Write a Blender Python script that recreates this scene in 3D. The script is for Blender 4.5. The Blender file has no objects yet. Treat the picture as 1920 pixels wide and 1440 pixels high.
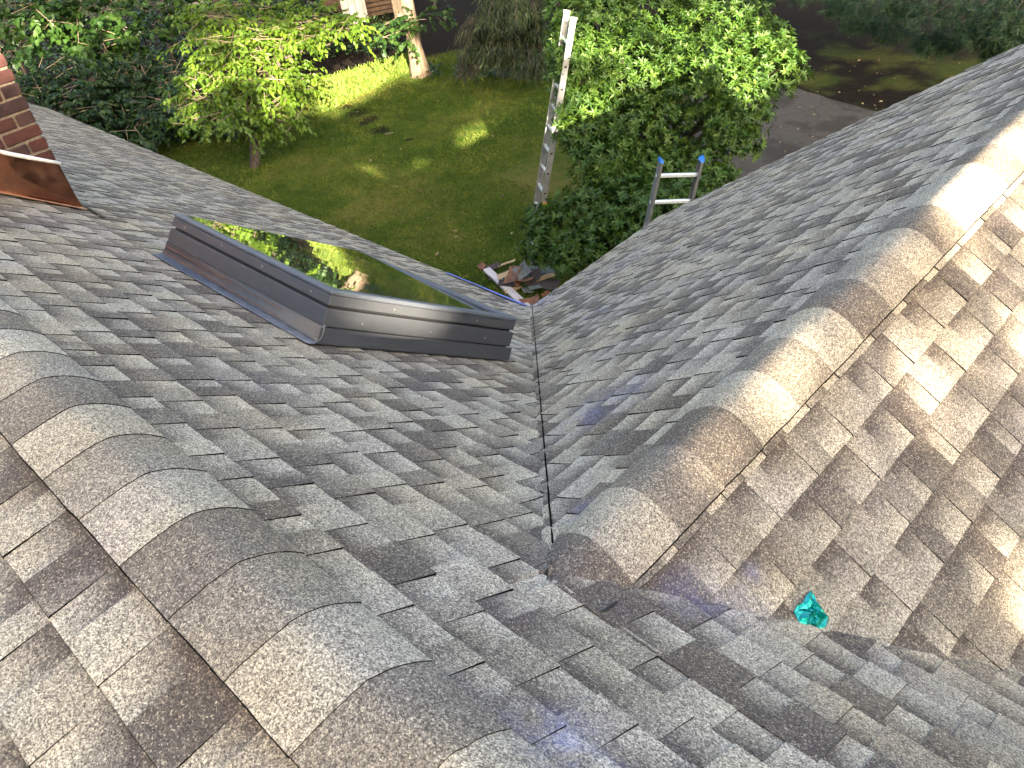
import bpy, math, random
import numpy as np
from mathutils import Matrix, Vector

random.seed(7)
rng = np.random.default_rng(11)
SC = bpy.context.scene
COL = SC.collection

# ------------------------------------------------------------------ camera
CAM = np.array([0.9690002, -0.2719374, 1.2149965])
CR = np.array([0.71786806, 0.68368262, -0.1313146])      # image right
CU = np.array([-0.35667932, 0.52317479, 0.77399483])     # image up
CF = np.array([-0.5978673, 0.50878896, -0.61942593])     # view direction
FPX = 1560.13                                            # focal length in px of a 1920 wide frame
cam = bpy.data.cameras.new('camera')
cam.sensor_width = 36.0
cam.lens = FPX / 1920 * 36.0
cam.clip_start = 0.05
cam.clip_end = 500
camo = bpy.data.objects.new('camera', cam)
camo.matrix_world = Matrix(((CR[0], CU[0], -CF[0], CAM[0]), (CR[1], CU[1], -CF[1], CAM[1]),
                            (CR[2], CU[2], -CF[2], CAM[2]), (0, 0, 0, 1)))
COL.objects.link(camo)
SC.camera = camo

# ------------------------------------------------------------------ sky, sun, exposure
SUN_EL = math.atan(0.365)
SUN_H = np.array([0.841, -0.541])                        # horizontal direction towards the sun
SUN_AZ = math.atan2(SUN_H[0], SUN_H[1])                  # from +Y towards +X
world = bpy.data.worlds.new('World')
SC.world = world
world.use_nodes = True
wn = world.node_tree
sky = wn.nodes.new('ShaderNodeTexSky')
sky.sky_type = 'NISHITA'
sky.sun_disc = False
sky.sun_elevation = SUN_EL
sky.sun_rotation = SUN_AZ
sky.altitude = 100
sky.air_density = 1.0
sky.dust_density = 6.0
sky.ozone_density = 0.0
wn.links.new(sky.outputs[0], wn.nodes['Background'].inputs[0])
wn.nodes['Background'].inputs[1].default_value = 0.085
sl = bpy.data.lights.new('sun', 'SUN')
sl.energy = 5.0
sl.angle = math.radians(0.53)
sl.color = (1.0, 0.87, 0.68)
so = bpy.data.objects.new('sun', sl)
SUN = np.array([SUN_H[0] * math.cos(SUN_EL), SUN_H[1] * math.cos(SUN_EL), math.sin(SUN_EL)])
so.rotation_euler = Vector(-SUN).to_track_quat('-Z', 'Y').to_euler()
so.location = (20, -14, 20)
COL.objects.link(so)
SC.view_settings.view_transform = 'Standard'
SC.view_settings.look = 'None'
SC.view_settings.gamma = 1.0
SC.view_settings.exposure = 3.25
SC.cycles.max_bounces = 7
SC.cycles.diffuse_bounces = 3
SC.cycles.glossy_bounces = 3
SC.cycles.transmission_bounces = 6
SC.cycles.transparent_max_bounces = 8
SC.cycles.use_adaptive_sampling = True
SC.cycles.adaptive_threshold = 0.02
SC.cycles.use_denoising = True
SC.cycles.sample_clamp_indirect = 6

# ------------------------------------------------------------------ house measures (metres, main ridge at z = 0)
TH, PH, TB = 0.6302068, 0.6051629, 0.1237779             # main slope, wing slope, back slope
M, N_, MB_ = math.tan(TH), math.tan(PH), math.tan(TB)
H0 = 0.4215893                                           # wing ridge below main ridge
YE, XE = 4.0104, 3.6204                                  # main eave, wing eave
YR, XR, XR2 = 5.96, -15.04, 7.0                          # wing rake, main rakes
GZ = -5.6                                                # ground


def ray(px, py):
    d = CF + CR * (px - 960) / FPX - CU * (py - 720) / FPX
    return d / np.linalg.norm(d)


def at(px, py, dist):
    return CAM + ray(px, py) * dist


def ground_at(px, py, z=GZ):
    d = ray(px, py)
    return CAM + d * (z - CAM[2]) / d[2]


def project(P):
    q = np.asarray(P) - CAM
    z = q @ CF
    return 960 + FPX * (q @ CR) / z, 720 - FPX * (q @ CU) / z, z


# ------------------------------------------------------------------ mesh helpers
def link(o, parent=None, inv=None):
    COL.objects.link(o)
    if parent is not None:
        o.parent = parent
        if inv is not None:
            o.matrix_parent_inverse = inv
        elif parent.type == 'EMPTY':
            o.matrix_parent_inverse = Matrix.Translation(-Vector(parent.location))
    return o


def mesh(name, verts, faces, mats, parent=None, smooth=False, fmat=None, attrs=None):
    me = bpy.data.meshes.new(name)
    me.from_pydata([tuple(map(float, v)) for v in verts], [], [tuple(map(int, f)) for f in faces])
    for m in (mats if isinstance(mats, (list, tuple)) else [mats]):
        me.materials.append(m)
    if fmat is not None:
        me.polygons.foreach_set('material_index', np.asarray(fmat, dtype=np.int32))
    if smooth:
        me.polygons.foreach_set('use_smooth', np.ones(len(me.polygons), dtype=bool))
    if attrs:
        for k, a in attrs.items():
            at_ = me.attributes.new(k, 'FLOAT', 'POINT')
            at_.data.foreach_set('value', np.asarray(a, dtype=np.float32))
    me.update()
    return link(bpy.data.objects.new(name, me), parent)


def mesh_np(name, V, F, mats, parent=None, smooth=False, attrs=None):
    """V (n,3), F (m,k) arrays with one k for all faces."""
    V = np.ascontiguousarray(V, dtype=np.float32)
    F = np.ascontiguousarray(F, dtype=np.int32)
    me = bpy.data.meshes.new(name)
    me.vertices.add(len(V))
    me.vertices.foreach_set('co', V.ravel())
    k = F.shape[1]
    me.loops.add(F.size)
    me.loops.foreach_set('vertex_index', F.ravel())
    me.polygons.add(len(F))
    me.polygons.foreach_set('loop_start', np.arange(0, F.size, k, dtype=np.int32))
    me.polygons.foreach_set('loop_total', np.full(len(F), k, dtype=np.int32))
    for m in (mats if isinstance(mats, (list, tuple)) else [mats]):
        me.materials.append(m)
    if smooth:
        me.polygons.foreach_set('use_smooth', np.ones(len(F), dtype=bool))
    if attrs:
        for kk, a in attrs.items():
            at_ = me.attributes.new(kk, 'FLOAT', 'POINT')
            at_.data.foreach_set('value', np.asarray(a, dtype=np.float32))
    me.update()
    me.validate()
    return link(bpy.data.objects.new(name, me), parent)


def tag(o, label=None, cat=None, group=None, kind=None):
    if label:
        o['label'] = label
    if cat:
        o['category'] = cat
    if group:
        o['group'] = group
    if kind:
        o['kind'] = kind
    return o


def thing(name, label, cat, loc, group=None):
    o = bpy.data.objects.new(name, None)
    o.location = tuple(map(float, loc))
    o.empty_display_size = 0.3
    COL.objects.link(o)
    return tag(o, label, cat, group)


class G:
    """collects verts and faces of one mesh"""
    def __init__(self):
        self.v, self.f, self.m = [], [], []

    def add(self, V, F, mat=0):
        b = len(self.v)
        self.v += [np.asarray(p, float) for p in V]
        self.f += [tuple(b + i for i in f) for f in F]
        self.m += [mat] * len(F)
        return self

    def box(self, c, ax, ay, az, mat=0):
        """centre and three half-axis vectors"""
        c, ax, ay, az = (np.asarray(q, float) for q in (c, ax, ay, az))
        V = [c + i * ax + j * ay + k * az for i in (-1, 1) for j in (-1, 1) for k in (-1, 1)]
        F = [(0, 1, 3, 2), (4, 6, 7, 5), (0, 4, 5, 1), (2, 3, 7, 6), (0, 2, 6, 4), (1, 5, 7, 3)]
        return self.add(V, F, mat)

    def bar(self, a, b, w, t, up=(0, 0, 1), mat=0):
        a, b = np.asarray(a, float), np.asarray(b, float)
        d = (b - a) / 2
        u = np.asarray(up, float)
        s = np.cross(d, u)
        s /= np.linalg.norm(s)
        n = np.cross(s, d)
        n /= np.linalg.norm(n)
        return self.box((a + b) / 2, d, s * w / 2, n * t / 2, mat)

    def tube(self, pts, rad, seg=7, mat=0, cap=True):
        pts = [np.asarray(p, float) for p in pts]
        ring = []
        for i, p in enumerate(pts):
            d = pts[min(i + 1, len(pts) - 1)] - pts[max(i - 1, 0)]
            d = d / (np.linalg.norm(d) + 1e-9)
            u = np.array([0.3, 0.9, 0.1]) if abs(d[2]) > 0.8 else np.array([0, 0, 1.0])
            s = np.cross(d, u)
            s /= np.linalg.norm(s)
            t = np.cross(s, d)
            ring.append([p + rad[i] * (s * math.cos(2 * math.pi * k / seg) + t * math.sin(2 * math.pi * k / seg)) for k in range(seg)])
        V = [q for r in ring for q in r]
        F = []
        for i in range(len(pts) - 1):
            for k in range(seg):
                F.append((i * seg + k, i * seg + (k + 1) % seg, (i + 1) * seg + (k + 1) % seg, (i + 1) * seg + k))
        if cap:
            F.append(tuple(range(seg))[::-1])
            F.append(tuple((len(pts) - 1) * seg + k for k in range(seg)))
        return self.add(V, F, mat)

    def out(self, name, mats, parent=None, smooth=False, bevel=0.0, seg=2):
        o = mesh(name, self.v, self.f, mats, parent, smooth, fmat=self.m)
        if bevel:
            b = o.modifiers.new('bevel', 'BEVEL')
            b.width = bevel
            b.segments = seg
            b.limit_method = 'ANGLE'
        return o


# ------------------------------------------------------------------ materials
def new_mat(name):
    m = bpy.data.materials.new(name)
    m.use_nodes = True
    nt = m.node_tree
    return m, nt, nt.nodes['Principled BSDF']


def nd(nt, t, **kw):
    n = nt.nodes.new(t)
    for k, v in kw.items():
        if k.startswith('i_'):
            n.inputs[k[2:]].default_value = v
        else:
            setattr(n, k, v)
    return n


def ramp(nt, stops, interp='LINEAR'):
    r = nt.nodes.new('ShaderNodeValToRGB')
    cr = r.color_ramp
    cr.interpolation = interp
    while len(cr.elements) < len(stops):
        cr.elements.new(0.5)
    for e, (p, c) in zip(cr.elements, stops):
        e.position = p
        e.color = (*c, 1) if len(c) == 3 else c
    return r


def math_node(nt, op, a, b=None, clamp=False):
    n = nt.nodes.new('ShaderNodeMath')
    n.operation = op
    n.use_clamp = clamp
    for i, q in enumerate((a, b)):
        if q is None:
            continue
        if isinstance(q, (int, float)):
            n.inputs[i].default_value = q
        else:
            nt.links.new(q, n.inputs[i])
    return n.outputs[0]


def mixc(nt, fac, a, b, blend='MIX'):
    n = nt.nodes.new('ShaderNodeMix')
    n.data_type = 'RGBA'
    n.blend_type = blend
    for s, q in ((n.inputs[0], fac), (n.inputs[6], a), (n.inputs[7], b)):
        if isinstance(q, (int, float)):
            s.default_value = q
        elif isinstance(q, tuple):
            s.default_value = (*q, 1) if len(q) == 3 else q
        else:
            nt.links.new(q, s)
    return n.outputs[2]


def pos(nt):
    return nt.nodes.new('ShaderNodeNewGeometry').outputs['Position']


def noise(nt, vec, scale, detail=3, rough=0.5, out='Fac'):
    n = nd(nt, 'ShaderNodeTexNoise', i_Scale=scale, i_Detail=detail, i_Roughness=rough)
    nt.links.new(vec, n.inputs['Vector'])
    return n.outputs[0 if out == 'Fac' else 1]


def bump(nt, bs, h, strength, dist):
    b = nd(nt, 'ShaderNodeBump', i_Strength=strength, i_Distance=dist)
    nt.links.new(h, b.inputs['Height'])
    nt.links.new(b.outputs[0], bs.inputs['Normal'])


def simple_mat(name, col, rough=0.5, metal=0.0, var=0.0, scale=20.0, bmp=0.0, bdist=0.002, spec=0.5):
    m, nt, bs = new_mat(name)
    bs.inputs['Roughness'].default_value = rough
    bs.inputs['Metallic'].default_value = metal
    bs.inputs['Specular IOR Level'].default_value = spec
    f = noise(nt, pos(nt), scale, 4)
    lo = tuple(c * (1 - var) for c in col)
    hi = tuple(min(1, c * (1 + var)) for c in col)
    r = ramp(nt, [(0.3, lo), (0.7, hi)])
    nt.links.new(f, r.inputs[0])
    nt.links.new(r.outputs[0], bs.inputs['Base Color'])
    if bmp:
        bump(nt, bs, f, bmp, bdist)
    return m


BLUE = [((-0.63, 1.51, -0.86), 0.26, 0.55), ((0.42, 0.18, -0.13), 0.14, 0.8), ((0.24, 0.81, -0.59), 0.13, 0.6),
        ((-3.75, 4.10, -2.97), 0.34, 0.95), ((-3.3, 3.95, -2.85), 0.3, 0.7), ((-0.13, 0.83, -0.53), 0.09, 0.6),
        ((-2.66, 4.04, -2.26), 0.4, 0.35), ((0.33, 0.92, -0.66), 0.1, 0.5), ((-1.9, 3.0, -1.73), 0.22, 0.3),
        ((0.29, 1.02, -0.62), 0.05, 0.5)]


def shingle_mat():
    m, nt, bs = new_mat('shingle_granules')
    L = nt.links
    p = pos(nt)
    vo = nd(nt, 'ShaderNodeTexVoronoi', i_Scale=430.0)
    vo.feature = 'F1'
    L.new(p, vo.inputs['Vector'])
    sep = nt.nodes.new('ShaderNodeSeparateColor')
    L.new(vo.outputs['Color'], sep.inputs[0])
    vb = nd(nt, 'ShaderNodeTexVoronoi', i_Scale=230.0)
    L.new(p, vb.inputs['Vector'])
    sb = nt.nodes.new('ShaderNodeSeparateColor')
    L.new(vb.outputs['Color'], sb.inputs[0])
    gr = math_node(nt, 'ADD', math_node(nt, 'MULTIPLY', sep.outputs[0], 0.62), math_node(nt, 'MULTIPLY', sb.outputs[0], 0.38))
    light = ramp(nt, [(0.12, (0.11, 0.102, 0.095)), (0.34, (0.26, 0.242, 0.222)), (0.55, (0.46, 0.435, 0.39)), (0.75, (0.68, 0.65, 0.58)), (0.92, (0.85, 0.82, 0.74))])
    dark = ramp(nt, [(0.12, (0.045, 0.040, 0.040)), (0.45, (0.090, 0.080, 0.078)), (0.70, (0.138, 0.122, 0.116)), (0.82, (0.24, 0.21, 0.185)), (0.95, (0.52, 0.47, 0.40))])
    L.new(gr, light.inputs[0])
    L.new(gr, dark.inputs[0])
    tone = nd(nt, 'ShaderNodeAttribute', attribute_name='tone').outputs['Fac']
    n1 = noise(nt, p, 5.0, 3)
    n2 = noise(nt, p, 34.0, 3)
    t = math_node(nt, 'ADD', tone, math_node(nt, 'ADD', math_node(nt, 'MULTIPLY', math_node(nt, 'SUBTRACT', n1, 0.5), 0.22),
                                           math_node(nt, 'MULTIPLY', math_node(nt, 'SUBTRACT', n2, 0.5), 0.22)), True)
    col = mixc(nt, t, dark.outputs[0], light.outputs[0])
    # warm and purple blends of the granules
    nb = noise(nt, p, 2.6, 2)
    hr = ramp(nt, [(0.35, (1.04, 0.96, 0.86)), (0.5, (1.06, 0.98, 0.815)), (0.68, (1.11, 0.98, 0.765))])
    L.new(nb, hr.inputs[0])
    col = mixc(nt, 1.0, col, hr.outputs[0], 'MULTIPLY')
    # blue chalk left by the roofers
    tot = None
    for c, r, s in BLUE:
        dn = nd(nt, 'ShaderNodeVectorMath', operation='DISTANCE')
        L.new(p, dn.inputs[0])
        dn.inputs[1].default_value = c
        q = math_node(nt, 'MULTIPLY', math_node(nt, 'SUBTRACT', 1.0, math_node(nt, 'DIVIDE', dn.outputs['Value'], r), True), s * 0.72)
        tot = q if tot is None else math_node(nt, 'MAXIMUM', tot, q)
    nz = noise(nt, p, 12.0, 4)
    fac = math_node(nt, 'MULTIPLY', tot, math_node(nt, 'MULTIPLY', math_node(nt, 'SUBTRACT', nz, 0.33), 2.6, True), True)
    fac = math_node(nt, 'MULTIPLY', fac, math_node(nt, 'ADD', math_node(nt, 'MULTIPLY', sep.outputs[1], 0.7), 0.3), True)
    col = mixc(nt, fac, col, (0.19, 0.24, 0.66))
    L.new(col, bs.inputs['Base Color'])
    bs.inputs['Roughness'].default_value = 0.88
    bs.inputs['Specular IOR Level'].default_value = 0.25
    bump(nt, bs, math_node(nt, 'ADD', math_node(nt, 'MULTIPLY', vo.outputs['Distance'], -1.0), math_node(nt, 'MULTIPLY', sb.outputs[1], 0.4)), 0.55, 0.0016)
    return m


def leaf_mat(name, cols, trans=0.3, rough=0.45, spec=0.4):
    m, nt, bs = new_mat(name)
    L = nt.links
    r = nd(nt, 'ShaderNodeAttribute', attribute_name='rnd').outputs['Fac']
    cr = ramp(nt, [(i / (len(cols) - 1), c) for i, c in enumerate(cols)])
    L.new(r, cr.inputs[0])
    L.new(cr.outputs[0], bs.inputs['Base Color'])
    bs.inputs['Roughness'].default_value = rough
    bs.inputs['Specular IOR Level'].default_value = spec
    tr = nt.nodes.new('ShaderNodeBsdfTranslucent')
    tc = mixc(nt, 1.0, cr.outputs[0], (1.5, 1.45, 0.55), 'MULTIPLY')
    L.new(tc, tr.inputs[0])
    mx = nt.nodes.new('ShaderNodeMixShader')
    mx.inputs[0].default_value = trans
    L.new(bs.outputs[0], mx.inputs[1])
    L.new(tr.outputs[0], mx.inputs[2])
    L.new(mx.outputs[0], nt.nodes['Material Output'].inputs[0])
    return m


def bark_mat(name, a, b, scale=8.0):
    m, nt, bs = new_mat(name)
    L = nt.links
    mp = nd(nt, 'ShaderNodeMapping')
    mp.inputs['Scale'].default_value = (3.0, 3.0, 0.5)
    L.new(pos(nt), mp.inputs[0])
    f = noise(nt, mp.outputs[0], scale, 6, 0.65)
    r = ramp(nt, [(0.35, a), (0.62, b)])
    L.new(f, r.inputs[0])
    L.new(r.outputs[0], bs.inputs['Base Color'])
    bs.inputs['Roughness'].default_value = 0.9
    bump(nt, bs, f, 0.8, 0.03)
    return m


MT = {}
MT['shingle'] = shingle_mat()
MT['edge'] = simple_mat('asphalt_cut_edge', (0.006, 0.0058, 0.0056), 0.98, var=0.3, scale=120, spec=0.02)
MT['deck'] = simple_mat('roof_underlay', (0.03, 0.03, 0.03), 0.9, var=0.2)
MT['white_paint'] = simple_mat('white_painted_trim', (0.72, 0.71, 0.68), 0.55, var=0.05, scale=6)
MT['siding'] = simple_mat('grey_painted_siding', (0.42, 0.42, 0.39), 0.6, var=0.06, scale=4)


def ground_mat():
    m, nt, bs = new_mat('lawn_soil')
    L = nt.links
    p = pos(nt)
    f1 = noise(nt, p, 0.55, 4)
    f2 = noise(nt, p, 9.0, 4, 0.6)
    f3 = noise(nt, p, 60.0, 3, 0.6)
    g = ramp(nt, [(0.34, (0.022, 0.044, 0.005)), (0.5, (0.066, 0.094, 0.011)), (0.66, (0.180, 0.150, 0.038))])
    L.new(math_node(nt, 'ADD', math_node(nt, 'MULTIPLY', f1, 0.6), math_node(nt, 'ADD', math_node(nt, 'MULTIPLY', f2, 0.25), math_node(nt, 'MULTIPLY', f3, 0.18))), g.inputs[0])
    needles = ramp(nt, [(0.3, (0.004, 0.003, 0.0015)), (0.55, (0.011, 0.0065, 0.0028)), (0.75, (0.030, 0.016, 0.006))])
    L.new(math_node(nt, 'ADD', math_node(nt, 'MULTIPLY', f2, 0.5), math_node(nt, 'MULTIPLY', f3, 0.5)), needles.inputs[0])
    sp = nt.nodes.new('ShaderNodeSeparateXYZ')
    L.new(p, sp.inputs[0])
    x, y = sp.outputs[0], sp.outputs[1]
    wob = math_node(nt, 'MULTIPLY', math_node(nt, 'SUBTRACT', noise(nt, p, 0.8, 4), 0.5), 3.0)

    def soft(v, lo, hi):
        n = nt.nodes.new('ShaderNodeMapRange')
        n.interpolation_type = 'SMOOTHSTEP'
        n.inputs[1].default_value = lo
        n.inputs[2].default_value = hi
        L.new(v, n.inputs[0])
        return n.outputs[0]
    yy = math_node(nt, 'ADD', y, wob)
    xx = math_node(nt, 'ADD', x, wob)
    far = soft(yy, 14.2, 15.4)                                        # litter under the conifers
    grassy = math_node(nt, 'MULTIPLY', soft(math_node(nt, 'ADD', noise(nt, p, 0.9, 3), math_node(nt, 'MULTIPLY', soft(x, -9, -4), 0.05)), 0.46, 0.66), 0.55)
    near_drive = math_node(nt, 'MULTIPLY', soft(x, -9.5, -8.0), math_node(nt, 'SUBTRACT', 1.0, soft(y, 18.5, 20.0)))
    far = math_node(nt, 'MULTIPLY', far, math_node(nt, 'SUBTRACT', 1.0, math_node(nt, 'MULTIPLY', grassy, near_drive)))
    left = soft(math_node(nt, 'MULTIPLY', math_node(nt, 'ADD', xx, math_node(nt, 'MULTIPLY', yy, -0.55)), -1.0), 24.6, 25.6)   # woodland floor
    fac = math_node(nt, 'MAXIMUM', far, left)
    # bare soil patches in the lawn
    for c, r in SOIL:
        dn = nd(nt, 'ShaderNodeVectorMath', operation='DISTANCE')
        L.new(p, dn.inputs[0])
        dn.inputs[1].default_value = c
        q = math_node(nt, 'ADD', math_node(nt, 'SUBTRACT', 1.0, math_node(nt, 'DIVIDE', dn.outputs['Value'], r)), math_node(nt, 'MULTIPLY', math_node(nt, 'SUBTRACT', noise(nt, p, 4.0, 5, 0.7), 0.5), 2.6))
        fac = math_node(nt, 'MAXIMUM', fac, math_node(nt, 'MULTIPLY', soft(q, 0.1, 0.7), 0.85))
    L.new(mixc(nt, fac, g.outputs[0], needles.outputs[0]), bs.inputs['Base Color'])
    bs.inputs['Roughness'].default_value = 0.95
    bs.inputs['Specular IOR Level'].default_value = 0.1
    bump(nt, bs, math_node(nt, 'ADD', f2, f3), 0.8, 0.05)
    return m


SOIL = [(tuple(ground_at(672, 212)), 0.42), (tuple(ground_at(690, 226)), 0.40), (tuple(ground_at(712, 245)), 0.34), (tuple(ground_at(768, 262)), 0.14),
        (tuple(ground_at(648, 202)), 0.3)]


def drive_mat():
    m, nt, bs = new_mat('old_asphalt')
    L = nt.links
    p = pos(nt)
    f2 = noise(nt, p, 7.0, 5, 0.6)
    f3 = noise(nt, p, 90.0, 2, 0.6)
    g = ramp(nt, [(0.3, (0.028, 0.024, 0.019)), (0.7, (0.060, 0.052, 0.042))])
    L.new(math_node(nt, 'ADD', math_node(nt, 'MULTIPLY', f2, 0.55), math_node(nt, 'MULTIPLY', f3, 0.45)), g.inputs[0])
    mud = noise(nt, p, 1.1, 5, 0.62)
    mr = ramp(nt, [(0.47, (0, 0, 0)), (0.56, (1, 1, 1))])
    L.new(mud, mr.inputs[0])
    col = mixc(nt, mr.outputs[0], g.outputs[0], (0.017, 0.013, 0.008))
    wv = nd(nt, 'ShaderNodeVectorMath', operation='ADD')
    L.new(p, wv.inputs[0])
    sc_ = nd(nt, 'ShaderNodeVectorMath', operation='SCALE')
    sc_.inputs['Scale'].default_value = 0.35
    L.new(noise(nt, p, 2.5, 4, 0.6, 'Color'), sc_.inputs[0])
    L.new(sc_.outputs[0], wv.inputs[1])
    vo = nd(nt, 'ShaderNodeTexVoronoi', i_Scale=0.75)
    vo.feature = 'DISTANCE_TO_EDGE'
    L.new(wv.outputs[0], vo.inputs['Vector'])
    ck = ramp(nt, [(0.0, (0.7, 0.7, 0.7)), (0.012, (0, 0, 0))])
    L.new(vo.outputs['Distance'], ck.inputs[0])
    col = mixc(nt, ck.outputs[0], col, (0.012, 0.010, 0.008))
    L.new(col, bs.inputs['Base Color'])
    bs.inputs['Roughness'].default_value = 0.9
    bump(nt, bs, math_node(nt, 'SUBTRACT', math_node(nt, 'ADD', f2, f3), ck.outputs[0]), 0.5, 0.02)
    return m


MT['ground'] = ground_mat()
MT['drive'] = drive_mat()
MT['bark'] = bark_mat('grey_brown_bark', (0.022, 0.016, 0.011), (0.085, 0.064, 0.045))
MT['bark_pale'] = bark_mat('pale_bark', (0.075, 0.052, 0.034), (0.23, 0.17, 0.11))
MT['twig'] = simple_mat('dry_twig', (0.22, 0.16, 0.11), 0.85, var=0.3, scale=40)
MT['bark_smooth'] = simple_mat('smooth_grey_bark', (0.30, 0.29, 0.26), 0.85, var=0.2, scale=6, bmp=0.2)
MT['leaf_mag'] = leaf_mat('leathery_evergreen_leaf', [(0.022, 0.056, 0.008), (0.044, 0.095, 0.011), (0.095, 0.155, 0.020)], 0.18, 0.46, 0.35)
MT['leaf_sap'] = leaf_mat('light_green_leaf', [(0.050, 0.100, 0.008), (0.085, 0.150, 0.012), (0.140, 0.205, 0.020)], 0.36, 0.45)
MT['leaf_wood'] = leaf_mat('woodland_leaf', [(0.011, 0.032, 0.005), (0.022, 0.058, 0.008), (0.050, 0.095, 0.013)], 0.3, 0.5)
MT['leaf_shaded'] = leaf_mat('shade_darkened_shrub_leaf', [(0.006, 0.020, 0.004), (0.013, 0.036, 0.006), (0.030, 0.060, 0.010)], 0.25, 0.5)  # woodland leaf darkened, the shrubs' deep shade is put into the colour
MT['leaf_cover'] = leaf_mat('ground_cover_leaf', [(0.009, 0.028, 0.006), (0.018, 0.048, 0.009), (0.032, 0.068, 0.012)], 0.2, 0.4)
MT['needle_hem'] = leaf_mat('hemlock_needles', [(0.007, 0.017, 0.005), (0.019, 0.034, 0.008), (0.048, 0.058, 0.015)], 0.2, 0.6)
MT['needle_pine'] = leaf_mat('pine_needles', [(0.004, 0.016, 0.006), (0.018, 0.048, 0.018), (0.065, 0.115, 0.046)], 0.2, 0.5)
MT['grass'] = leaf_mat('grass_blades', [(0.030, 0.070, 0.007), (0.085, 0.140, 0.015), (0.250, 0.230, 0.050)], 0.3, 0.6, 0.2)
MT['weed'] = leaf_mat('weed_leaf', [(0.060, 0.110, 0.012), (0.110, 0.165, 0.020), (0.190, 0.210, 0.040)], 0.3, 0.5, 0.3)
MT['litter'] = leaf_mat('fallen_leaf', [(0.06, 0.030, 0.012), (0.14, 0.09, 0.04), (0.30, 0.25, 0.14)], 0.1, 0.7)
MT['shade_leaf'] = leaf_mat('shade_tree_leaf', [(0.030, 0.070, 0.012), (0.050, 0.105, 0.018), (0.080, 0.140, 0.025)], 0.2, 0.5)

# ------------------------------------------------------------------ ground
g = G()
s_ = 90
n_ = 30
V, F = [], []
for i in range(n_ + 1):
    for j in range(n_ + 1):
        V.append((-s_ + 2 * s_ * i / n_ - 8, -s_ + 2 * s_ * j / n_ + 8, GZ))
for i in range(n_):
    for j in range(n_):
        a = i * (n_ + 1) + j
        F.append((a, a + n_ + 1, a + n_ + 2, a + 1))
tag(mesh('lawn', V, F, MT['ground']), kind='structure')
# driveway, a low irregular slab
outl = [(-7.6, 10.8), (-8.5, 12.2), (-9.1, 13.6), (-9.1, 15.0), (-8.3, 15.9), (-7.4, 15.95), (-6.5, 15.65), (-4.9, 15.3), (-2.0, 15.4), (2, 15.6), (8, 15.5), (26, 15.4),
        (26, 10.2), (8, 10.2), (0, 10.0), (-4, 9.9), (-6.8, 10.0)]
pts = []
for i, (a, b) in enumerate(outl):
    c, d = outl[(i + 1) % len(outl)]
    L_ = math.hypot(c - a, d - b)
    k = max(1, int(L_ / 0.25))
    for q in range(k):
        t = q / k
        w = 0.05 if 0 < q else 0.02
        pts.append((a + (c - a) * t + random.uniform(-w, w), b + (d - b) * t + random.uniform(-w, w)))
V = [(x, y, GZ + 0.03) for x, y in pts] + [(x, y, GZ - 0.05) for x, y in pts]
k = len(pts)
F = [tuple(range(k))[::-1]] + [(i, (i + 1) % k, k + (i + 1) % k, k + i) for i in range(k)]
tag(mesh('driveway', V, F, MT['drive']), kind='structure')

# ------------------------------------------------------------------ house
HB = np.array([-4.0, 1.0, GZ])
house = thing('house', 'house with grey blended shingle roof, brick chimney and skylight', 'house', HB)

# walls under the eaves, butted to one another
g = G()
wy1, wy0 = YE - 0.45, -3.6
zt = -3.05
g.box(((XR + 0.4 + XR2 - 0.4) / 2, (wy0 + wy1) / 2, (GZ + zt) / 2), ((XR2 - XR - 0.8) / 2, 0, 0), (0, (wy1 - wy0) / 2, 0), (0, 0, (zt - GZ) / 2))
wing_w = XE - 0.45
g.box((0, (wy1 + YR - 0.35) / 2 + 0.002, (GZ + zt) / 2 - 0.003), (wing_w, 0, 0), (0, (YR - 0.35 - wy1) / 2, 0), (0, 0, (zt - GZ) / 2 - 0.003))
g.out('wall', MT['siding'], house)
# roof deck: thin slabs below the shingles
roof = G()
dt = 0.016


def zmain(x, y):
    return -M * y


def zwing(x, y):
    return -H0 - N_ * abs(x)


yj = H0 / M
th_ = 0.10
top = lambda z: z - dt
# main slope outline (left of wing, under wing, right of wing) kept as three convex pieces
PM = [[(XR, 0.0), (XR2, 0.0), (XR2, yj), (XR, yj)],
      [(XR, yj), (0.0, yj), (-XE, YE), (XR, YE)],
      [(0.0, yj), (XR2, yj), (XR2, YE), (XE, YE)]]
PW = [[(0.0, yj), (0.0, YR), (-XE, YR), (-XE, YE)], [(0.0, yj), (XE, YE), (XE, YR), (0.0, YR)]]
PB = [[(XR, 0.0), (XR, -4.2), (XR2, -4.2), (XR2, 0.0)]]
for polys, zf in ((PM, zmain), (PW, zwing), (PB, lambda x, y: MB_ * y)):
    for po in polys:
        k = len(po)
        Vt = [(x, y, zf(x, y) - dt) for x, y in po] + [(x, y, zf(x, y) - dt - th_) for x, y in po]
        roof.add(Vt, [tuple(range(k))[::-1], tuple(range(k, 2 * k))] + [(i, (i + 1) % k, k + (i + 1) % k, k + i) for i in range(k)])
roof = roof.out('roof', MT['deck'], house)
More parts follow.
